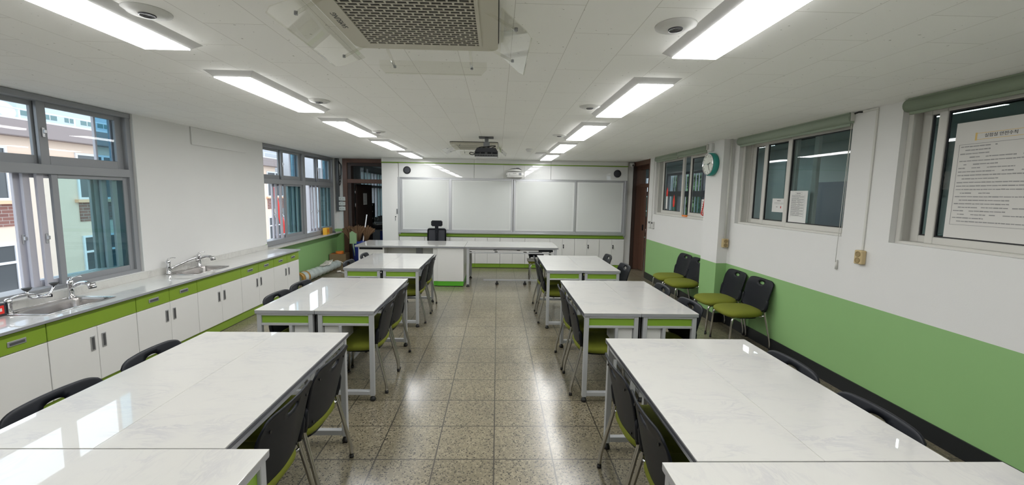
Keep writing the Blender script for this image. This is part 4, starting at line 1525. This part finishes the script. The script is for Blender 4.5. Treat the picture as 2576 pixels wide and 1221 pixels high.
t = thing('notice_sheet', 'small white paper on the open dark door leaf', 'paper', (-3.565 + .045, 10.59 + .40, 1.60), math.radians(83))
m = M(); m.box(-.11, .11, -.0225, -.0215, -.15, .15, 'paper'); m.build('sheet', t)
m = M()
for i in range(6):
    m.box(-.085, .06, -.023, -.0224, .10 - i * .04, .108 - i * .04, 'ink_grey')
m.build('printed_lines', t)
t = thing('wash_stand', 'grey cabinet with a round steel basin beyond the brown doorway', 'wash stand', (-3.43, 12.0, 0))
m = M(); m.box(-.45, .5, -.3, .3, 0, .72, 'tower_grey', .01); m.box(.1, .52, -.31, .0, .35, .70, 'bin_blue', .01); m.build('cabinet', t)
m = M(); m.lathe([(.0, .74), (.25, .74), (.40, .86), (.43, .87), (.43, .885), (.38, .88), (.22, .77), (0, .765)], 'sink_steel', 32); m.build('basin', t)
m = M(); m.tube(fillet([(-.2, .25, .72), (-.2, .25, 1.05), (-.05, .1, 1.05), (-.05, .1, .98)], .05), .015, 'chrome'); m.build('tap', t)
t = thing('control_panel', 'tall black panel with round white knobs beyond the brown doorway', 'control box', (-3.82, 12.6, 0))
m = M(); m.box(-.085, .085, -.03, .03, 0, 1.45, 'black_plastic', .008); m.build('body', t)
for z in (1.40, .99, 1.2):
    m = M()
    for s in (-1, 1):
        m.tube([(s * .03, -.03, z), (s * .03, -.05, z)], .02, 'offwhite', 12)
    m.build('knob', t)
m = M(); m.tube(fillet([(-3.14, 11.9, .90), (-3.14, 11.9, 1.0), (-3.2, 11.9, 1.08), (-3.30, 11.9, 1.28)], .06), .016, 'orange', 8)
tag(m.build('orange_hose'), 'curved orange hose above the steel basin beyond the doorway', 'hose')
t = thing('hallway_table', 'pale table glimpsed through the far right doorway', 'table', (4.6, 13.0, 0))
m = M(); m.box(-.5, .5, -.35, .35, .66, .72, 'hall_pink', .005); m.build('tabletop', t)
for sx in (-1, 1):
    for sy in (-1, 1):
        m = M(); m.box(sx * .46 - .02, sx * .46 + .02, sy * .3 - .02, sy * .3 + .02, 0, .66, 'dark_grey'); m.build('leg', t)
m = M(); m.box(-.46, .46, .29, .31, .08, .5, 'hall_pink'); m.build('back_panel', t)

# ------------------------------------------------------------------ right wall fittings
def blind(ya, yb, label, z=2.548, r=.05, mtn='blind_green', x=XR - .02):
    t = thing('roller_blind', label, 'roller blind', (x, (ya + yb) / 2, z), 0, 'rolled-up green blinds')
    h = (yb - ya) / 2
    m = M(); m.tube([(0, -h, 0), (0, h, 0)], r, mtn, 20); m.box(-.03, .03, -h + .02, h - .02, .03, .052, mtn); m.build('fabric_roll', t)
    for s in (-1, 1):
        m = M(); m.box(-.03, .035, s * (h + .004) - .004, s * (h + .004) + .004, -.03, .05, 'conduit_white', .002); m.build('end_bracket', t)
    m = M(); m.box(-.012, .012, -h + .02, h - .02, -r - .022, -r + .004, mtn, .004); m.build('bottom_bar', t)
    return t


b1 = blind(1.05, 3.275, 'rolled green blind over the poster window nearest the camera', z=2.545)
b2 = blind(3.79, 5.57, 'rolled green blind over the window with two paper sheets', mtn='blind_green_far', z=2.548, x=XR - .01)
m = M()
for dx in (-.006, .008):
    m.tube([(0, -.875, 0), (dx, -.87, -.6), (dx * 2, -.865, -1.35)], .0022, 'conduit_white', 6)
m.tube([(0, -.865, -1.33), (0, -.865, -1.42)], .010, 'conduit_white', 8)
m.build('pull_chain', b2)
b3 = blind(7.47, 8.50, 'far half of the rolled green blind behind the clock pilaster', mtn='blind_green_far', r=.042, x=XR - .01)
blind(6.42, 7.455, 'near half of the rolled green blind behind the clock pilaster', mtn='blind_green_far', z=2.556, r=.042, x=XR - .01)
m = M()
for dx in (0, .012):
    m.tube([(-.01 + dx, .60, .0), (-.01 + dx, .60, -1.35)], .003, 'conduit_white', 6)
m.build('pull_chain', b3)

# clock on the pilaster
t = thing('wall_clock', 'round wall clock with a teal rim on the pilaster', 'clock', (XR - .15, 5.95, 2.27))
RY = Matrix.Rotation(-PI / 2, 4, 'Y')
m = M(); m.lathe([(0, 0), (.155, 0), (.165, .02), (.165, .07), (.150, .078), (0, .078)], 'teal', 40, mtx=RY); m.build('case', t)
m = M(); m.lathe([(.138, .078), (.150, .078), (.152, .09), (.142, .094), (.138, .078)], 'chrome', 40, mtx=RY); m.build('bezel', t)
m = M(); m.lathe([(0, .079), (.139, .079), (.139, .081), (0, .0812)], 'clock_face', 40, mtx=RY, smooth=False)
m.build('face', t)
m = M()
for k in range(12):
    a = k * PI / 6
    cy_, cz_ = -math.sin(a) * .118, math.cos(a) * .118
    L = .018 if k % 3 else .026
    m.box(-.0825, -.0815, -.003, .003, -L / 2, L / 2, 'ink', mtx=Matrix.Translation((0, cy_, cz_)) @ Matrix.Rotation(a, 4, 'X'))
m.build('hour_marks', t)
for (ang, L, w) in ((72, .065, .010), (152, .10, .007)):
    a = math.radians(ang)
    m = M(); m.box(-.085, -.0835, -w / 2, w / 2, -.015, L, 'ink', mtx=Matrix.Rotation(a, 4, 'X')); m.build('clock_hand', t)
m = M(); m.box(-.087, -.086, -.0015, .0015, -.03, .115, 'teal', mtx=Matrix.Rotation(math.radians(275), 4, 'X')); m.build('second_hand', t)

t = thing('wall_sensor', 'small white box with a pipe near the ceiling above the clock', 'sensor', (XR - .15, 6.02, 2.52))
m = M(); m.box(-.045, 0, -.06, .06, -.06, .055, 'offwhite', .006); m.build('box', t)
m = M(); m.tube([(-.055, .03, -.03), (-.055, .03, .05)], .012, 'conduit_white', 10); m.build('pipe_stub', t)


def outlet(loc, rz, label):
    t = thing('power_outlet', label, 'power outlet', loc, rz, 'beige double power outlets')
    m = M(); m.box(-.04, .04, -.045, 0, -.062, .062, 'beige', .006); m.build('box', t)
    m = M()
    for z in (-.028, .028):
        m.lathe([(.026, 0), (.026, .003), (.020, .003), (.018, -.0), (0, -.0005)], 'beige_dark', 20, mtx=MX((0, -.0455, z), rx=PI / 2))
    m.build('socket_face', t)


outlet((3.225, 5.70, 1.155), 0, 'beige double outlet on the side of the clock pilaster')
outlet((XR, 3.555, 1.285), -PI / 2, 'beige double outlet on the white wall between the two near windows')
m = M(); m.tube([(3.225, 5.682, 1.22), (3.225, 5.682, ZC)], .014, 'conduit_white', 12)
tag(m.build('conduit_pipe'), 'white conduit running down the pilaster side to its beige outlet', 'conduit')
m = M(); m.box(XR - .012, XR, 3.545, 3.565, 1.35, 2.575, 'conduit_white', .002); m.box(XR - .012, XR, 3.545, 3.70, 2.575, 2.592, 'conduit_white', .002)
tag(m.build('wall_conduit'), 'thin white conduit between the two near windows down to the beige outlet', 'conduit')
m = M(); m.tube([(XR - .01, 3.70, 2.582), (XR - .02, 3.73, 2.586), (XR - .03, 3.76, 2.578)], .008, 'black_rubber', 6)
tag(m.build('cable_stub'), 'short black cable end at the ceiling above the thin conduit', 'cable')
for k, y in enumerate((8.50, 8.66)):
    t = thing('light_switch', '%s white switch box with a dark top beside the far window' % ('nearer', 'farther')[k], 'switch', (XR, y, 1.21), 0, 'switch boxes by the right doorway')
    m = M(); m.box(-.035, 0, -.06, .06, -.085, .06, 'offwhite', .004); m.build('box', t)
    m = M(); m.box(-.038, -.035, -.035, .035, .01, .05, 'dark_grey', .002); m.build('display', t)
t = thing('security_camera', 'white dome camera at the top corner by the right doorway', 'camera', (3.20, 9.83, 2.535))
m = M(); m.box(-.05, .06, .0, .068, -.02, .05, 'offwhite', .006); m.build('mount', t)
m = M(); m.lathe([(0, -.055), (.03, -.048), (.052, -.02), (.056, .01), (.04, .03), (0, .035)], 'offwhite', 20, mtx=MX((0, -.02, 0))); m.build('dome', t)
m = M(); m.lathe([(0, .0), (.02, .0), (.02, .01), (0, .012)], 'lens_dark', 16, mtx=MX((0, -.07, -.02), rx=PI / 2)); m.build('lens', t)

# papers on the right windows
RXW = XR + .085 + .016


def sheet(name, label, ya, yb, za, zb, x, mt='paper', group=None):
    t = thing(name, label, 'paper' if name != 'rules_poster' else 'poster', (x, (ya + yb) / 2, (za + zb) / 2), 0, group)
    m = M(); m.box(-.0008, .0008, -(yb - ya) / 2, (yb - ya) / 2, -(zb - za) / 2, (zb - za) / 2, mt); m.build('sheet', t)
    return t


def lines(t, rows_, x=-.0016, mt='ink_grey', th=.004, seed=1):
    rnd = random.Random(seed)
    m = M()
    for (y_left, y_right, z) in rows_:     # y_left > y_right: reading direction runs toward the camera (-Y)
        y = y_left
        while y > y_right:
            w = rnd.uniform(.010, .036) * th / .0075
            w = min(w, y - y_right)
            if rnd.random() > .06:
                m.box(x - .0004, x, y - w, y, z - th * rnd.uniform(.3, .5), z + th * rnd.uniform(.3, .5), mt)
            y -= w + .0028 * th / .0075
    m.build('printed_text', t)['kind'] = 'stuff'


p = sheet('rules_poster', 'large white poster of safety rules on the window glass nearest the camera', 2.41, 3.005, 1.525, 2.365, RXW - .002, 'paper_warm')
# frame rectangle on the poster
m = M()
yl, yr, zt_, zb_ = .266, -.262, .263, -.319
m.box(-.0014, -.001, yl - .003, yl, zb_, zt_, 'ink_grey'); m.box(-.0014, -.001, yr, yr + .003, zb_, zt_, 'ink_grey')
m.box(-.0014, -.001, yr, yl, zb_, zb_ + .003, 'ink_grey'); m.box(-.0014, -.001, yr, yl, zt_ - .003, zt_, 'ink_grey'); m.build('text_border', p)
m = M()
m.box(-.0014, -.001, -.125, .168, .287, .290, 'tag_yellow'); m.box(-.0014, -.001, -.125, .168, .330, .333, 'tag_yellow')
m.box(-.0014, -.001, .160, .172, .283, .337, 'tag_yellow'); m.box(-.0014, -.001, -.130, -.118, .283, .337, 'tag_yellow'); m.build('title_box', p)
text('실험실 안전수칙', .028, 'ink', p, (-.0018, .022, .310), (PI / 2, 0, -PI / 2), 'title_text')
rws = []
z = .232
rnd = random.Random(5)
for k in range(22):
    ind = 0 if k % 2 == 0 or k in (7, 11) else .03
    rws.append((.252 - ind, -.24 if rnd.random() < .5 else rnd.uniform(-.1, .08), z + .012)); z -= .0255
lines(p, rws, th=.0085, seed=3)
m = M(); m.box(-.001, .001, -.05, .05, -.36, .36, 'paper'); t = m.build('white_sheet'); t.location = (XR + .150, 3.10, 1.90)
tag(t, 'tall blank white sheet taped behind the glass left of the rules poster', 'paper')
p = sheet('window_notice', 'small landscape notice on the left pane of the middle window', 4.74, 5.03, 1.63, 1.795, XR + .125 + .014)
lines(p, [(.06, -.0, .055)], th=.009, mt='ink', seed=2); lines(p, [(.11, -.12, .018), (.11, -.13, .03)], th=.004, seed=4); lines(p, [(.07, .04, -.02), (-.06, -.11, -.015)], th=.007, mt='ink', seed=6)
m = M(); m.box(-.0016, -.001, -.02, -.01, -.035, -.01, 'red'); m.box(-.0016, -.001, -.01, -.005, -.035, -.01, 'ink'); m.build('red_mark', p)
p = sheet('window_rules_sheet', 'portrait sheet of small print on the right pane of the middle window', 4.405, 4.675, 1.515, 1.885, RXW - .002)
m = M()
yl, yr = .055, -.055
m.box(-.0014, -.001, yr, yl, .145, .147, 'ink_grey'); m.box(-.0014, -.001, yr, yl, .165, .167, 'ink_grey'); m.build('title_box', p)
lines(p, [(.03, -.03, .156)], th=.007, mt='ink', seed=9)
lines(p, [(.10, -.085 if k % 3 else -.03, .135 - k * .0105) for k in range(23)], th=.006, seed=8)
m = M(); m.box(-.0014, -.001, .103, .105, -.115, .143, 'ink_grey'); m.box(-.0014, -.001, -.095, -.093, -.115, .143, 'ink_grey'); m.build('text_border', p)
for k, (y, z0, z1) in enumerate(((8.13, 1.80, 1.98), (7.80, 1.60, 1.84))):
    m = M(); x = RXW - .001
    m.prism([(0, .5), (.35, .15), (.5, -.1), (.3, -.5), (-.3, -.5), (-.5, -.1), (-.35, .15)], -.0006, .0006, 'red',
            mtx=Matrix.Translation((x, y, (z0 + z1) / 2)) @ Matrix.Rotation(PI / 2, 4, 'Z') @ Matrix.Rotation(PI / 2, 4, 'X') @ Matrix.Diagonal((.09, (z1 - z0), 1, 1)))
    tag(m.build('red_sticker'), '%s red sticker on the glass of the far right window' % ('left and higher', 'right and lower')[k], 'sticker', 'red stickers on the far window')
m = M(); m.box(RXW - .003, RXW - .002, 8.09, 8.17, 1.55, 1.80, 'paper'); tag(m.build('narrow_label'), 'narrow white label under the left red sticker on the far window', 'sticker')
m = M(); m.box(XR + .083, XR + .085, 7.43, 7.47, 1.55, 1.80, 'paper_warm'); tag(m.build('frame_label'), 'narrow pale label on the sash frame of the far window', 'sticker')
m = M(); m.box(XR + .02, XR + .07, 7.10, 7.26, zs + .001, zs + .03, 'orange', .006); tag(m.build('orange_case'), 'small orange case on the sill of the far window', 'box')
t = thing('hanging_tag', 'white lettered tag with a dark red ribbon hanging by the far window', 'tag', (XR + .02, 6.52, 1.62))
m = M(); m.box(-.001, .001, -.05, .05, -.14, .14, 'paper'); m.build('tag_card', t)
m = M(); m.tube([(-.01, -.07, .16), (-.01, -.03, .02), (-.01, .02, -.10), (-.01, -.04, -.12), (-.01, -.09, .05)], .008, 'red', 6); m.build('ribbon', t)
lines(t, [(.03, -.03, .10 - i * .035) for i in range(7)], th=.012, mt='ink', seed=12)
for i in range(9):
    z = 2.06 - i * .075
    m = M(); m.box(XR - .0025, XR - .0005, 6.325, 6.385, z - .026, z + .026, 'ink', .0)
    tag(m.build('wall_sticker'), '%s small dark square in the vertical strip below the wall clock' % ('topmost', 'second', 'third', 'fourth', 'middle', 'sixth', 'third lowest', 'second lowest', 'lowest')[i], 'sticker', 'strip of small dark squares')

# corridor notice board
m = M(); m.box(XC - .03, XC - .002, 2.9, 5.0, .9, 2.1, 'notice_green', .004); tag(m.build('notice_board'), 'dark green notice board on the corridor wall behind the near window', 'notice board')
d = struct('door_3', None, 'grey door in the corridor wall seen through the middle window')
m = M(); m.box(XC - .02, XC, 6.5, 7.5, 0, 2.1, 'tower_grey', .003); m.build('door_leaf', d)

# ------------------------------------------------------------------ outdoors
m = M(); m.box(-160, -4.6, -60, 160, -7.2, -7.0, 'ground'); m.box(6.4, 120, -60, 160, -7.2, -7.0, 'ground'); struct('ground', m)


def ext(y, z, X=-18.0):      # scale a position measured on the X=-12 plane
    k = X / -12.0
    return y * k, (z - 1.8) * k + 1.8


XF = -18.0
t = thing('school_building', 'peach school wing with white windows and brick panels opposite the near window', 'building', (XF, 0, 0))
m = M(); m.box(-8, 0, -6, 34.0, -7, 3.62, 'facade'); m.box(-.0, .18, -6, 34.0, 2.75, 2.98, 'facade'); m.build('wall', t)
m = M(); m.box(-8.3, .45, -6.4, 34.4, 3.62, 4.22, 'roof_brown', .02); m.box(-8.2, .35, -6.3, 34.3, 4.22, 4.30, 'ext_white'); m.build('roof', t)
for i in range(9):
    yc = 14.45 + (i - 3) * 4.85
    if yc - 1.2 < -6:
        continue
    for j, zb in enumerate((1.26, -2.30, -5.8)):
        zt2 = zb + 1.98
        f = M()
        y0, y1 = yc - 1.15, yc + 1.25
        for a, b_ in ((y0, y0 + .09), (y1 - .09, y1), ((y0 + y1) / 2 - .05, (y0 + y1) / 2 + .05)):
            f.box(.0, .06, a, b_, zb, zt2, 'ext_white')
        for z in (zb, zb + 1.22, zt2 - .09):
            f.box(.0, .06, y0, y1, z, z + .09, 'ext_white')
        wf = f.build('window', t)
        g = M(); g.box(.004, .02, y0 + .02, y1 - .02, zb + .02, zt2 - .02, 'win_dark'); g.build('pane', wf)
        f = M(); f.box(-.02, .16, y0 - .15, y1 + .15, zb - .13, zb, 'facade_trim'); f.build('window_sill', wf)
        if j == 0:
            f = M(); f.box(0, .04, y0, y1, zb - .95, zb - .14, 'brick_red'); f.build('brick_panel', t)
dsh = thing('satellite_dish', 'white satellite dish on the roof opposite the near window', 'satellite dish', (XF + .1, 15.72, 4.45))
m = M()
m.lathe([(0, 0), (.22, .02), (.42, .08), (.50, .12), (.50, .14), (.42, .10), (.22, .04), (0, .02)], 'ext_white', 28, mtx=MX((-.05, 0, .12), ry=1.2)); m.build('dish', dsh)
m = M(); m.tube([(0, 0, -.24), (0, 0, .1)], .04, 'ext_white'); m.tube([(0, 0, -.2), (.45, 0, .15)], .025, 'ext_white'); m.build('mast', dsh)
dsh.scale = (.62, .62, .62)
m = M()
for y in range(-6, 35, 2):
    m.tube([(XF + .3, y, 4.22), (XF + .3, y, 4.62)], .025, 'ext_white', 6)
m.tube([(XF + .3, -6, 4.62), (XF + .3, 34, 4.62)], .03, 'ext_white', 6)
tag(m.build('roof_rail'), 'thin white railing along the roof of the peach building', 'railing')


def tower(label, x, ya, yb, zt2, mt_, per, wm, z0=-7):
    t = thing('apartment_tower', label, 'building', (x, 0, 0), 0, 'apartment towers behind the school')
    m = M(); m.box(-12, 0, ya, yb, z0, zt2, mt_); m.build('wall', t)
    n = int((yb - ya) / per)
    k = 0
    for i in range(n):
        for j in range(9):
            z = 16.5 + j * 3.0
            if z > zt2 - 2 or k >= 90:
                continue
            k += 1
            y = ya + per * (i + .5)
            wd = per * (.36 if (i + j) % 3 else .24)
            f = M(); f.box(-.05, .06, y - wd, y + wd, z, z + 1.5, wm); f.box(-.05, .09, y - .08, y + .08, z, z + 1.5, 'ext_white'); f.build('window', t)
    return t


tower('white apartment tower with rows of small windows above the peach roof', -120, 108, 152, 60, 'tower_white', 5.0, 'win_teal')
tower('blue-grey apartment tower left of the white tower', -150, 84, 107.5, 60, 'tower_grey', 4.6, 'win_teal')
tower('far white apartment block above the second window group', -118, 220, 300, 60, 'tower_white', 5.0, 'win_teal')
t = thing('grey_building', 'grey-blue block seen through the farther left windows', 'building', (-16, 0, 0))
m = M(); m.box(-10, 0, 36.6, 49, -7, 6.5, 'facade_grey'); m.box(-10.2, .3, 36.4, 49.2, 6.5, 7.3, 'ext_white'); m.build('wall', t)
for i in range(4):
    for j in range(3):
        f = M(); f.box(-.02, .05, 37.5 + i * 3, 39.3 + i * 3, -4.8 + j * 3.4, -3 + j * 3.4, 'win_dark'); f.box(-.02, .08, 38.35 + i * 3, 38.45 + i * 3, -4.8 + j * 3.4, -3 + j * 3.4, 'ext_white'); f.build('window', t)
m = M(); m.tube([(-9.5, 17.75, 1.9), (-9.5, 19.9, -3.6)], [.05, .26], 'red', 8)
m.tube([(-9.5, 19.9, -3.6), (-9.5, 20.1, -7.0)], [.26, .2], 'red', 8)
tag(m.build('red_boom'), 'slanting red boom outside the farther left windows', 'crane')


def tree(x, y, h, label):
    t = thing('tree', label, 'tree', (x, y, -7), 0, 'trees outside the corridor windows')
    m = M(); m.tube([(0, 0, 0), (.1, .1, h * .5), (0, 0, h * .8)], [.25, .16, .08], 'bark', 8); m.build('trunk', t)
    rnd = random.Random(int(x * 7 + y)); m = M(); vs, fs = [], []
    for k in range(2600):
        v = Vector((rnd.gauss(0, 1), rnd.gauss(0, 1), rnd.gauss(0, 1))).normalized() * (rnd.random() ** .4)
        c = Vector((v.x * h * .28, v.y * h * .28, h * .68 + v.z * h * .34))
        a = Vector((rnd.uniform(-1, 1), rnd.uniform(-1, 1), rnd.uniform(-1, 1))).normalized() * .28
        b_ = a.cross(Vector((rnd.uniform(-1, 1), rnd.uniform(-1, 1), rnd.uniform(-1, 1)))).normalized() * .2
        o = len(vs); vs += [c - a, c + b_, c + a, c - b_]; fs.append((o, o + 1, o + 2, o + 3))
    m.add(vs, fs, 'leaf'); m.build('crown', t)


tree(15.5, 33.5, 11.5, 'leafy green tree seen left through the far corridor window')
tree(21.5, 44.0, 12.5, 'second leafy tree behind, seen at the edge of the far corridor window')
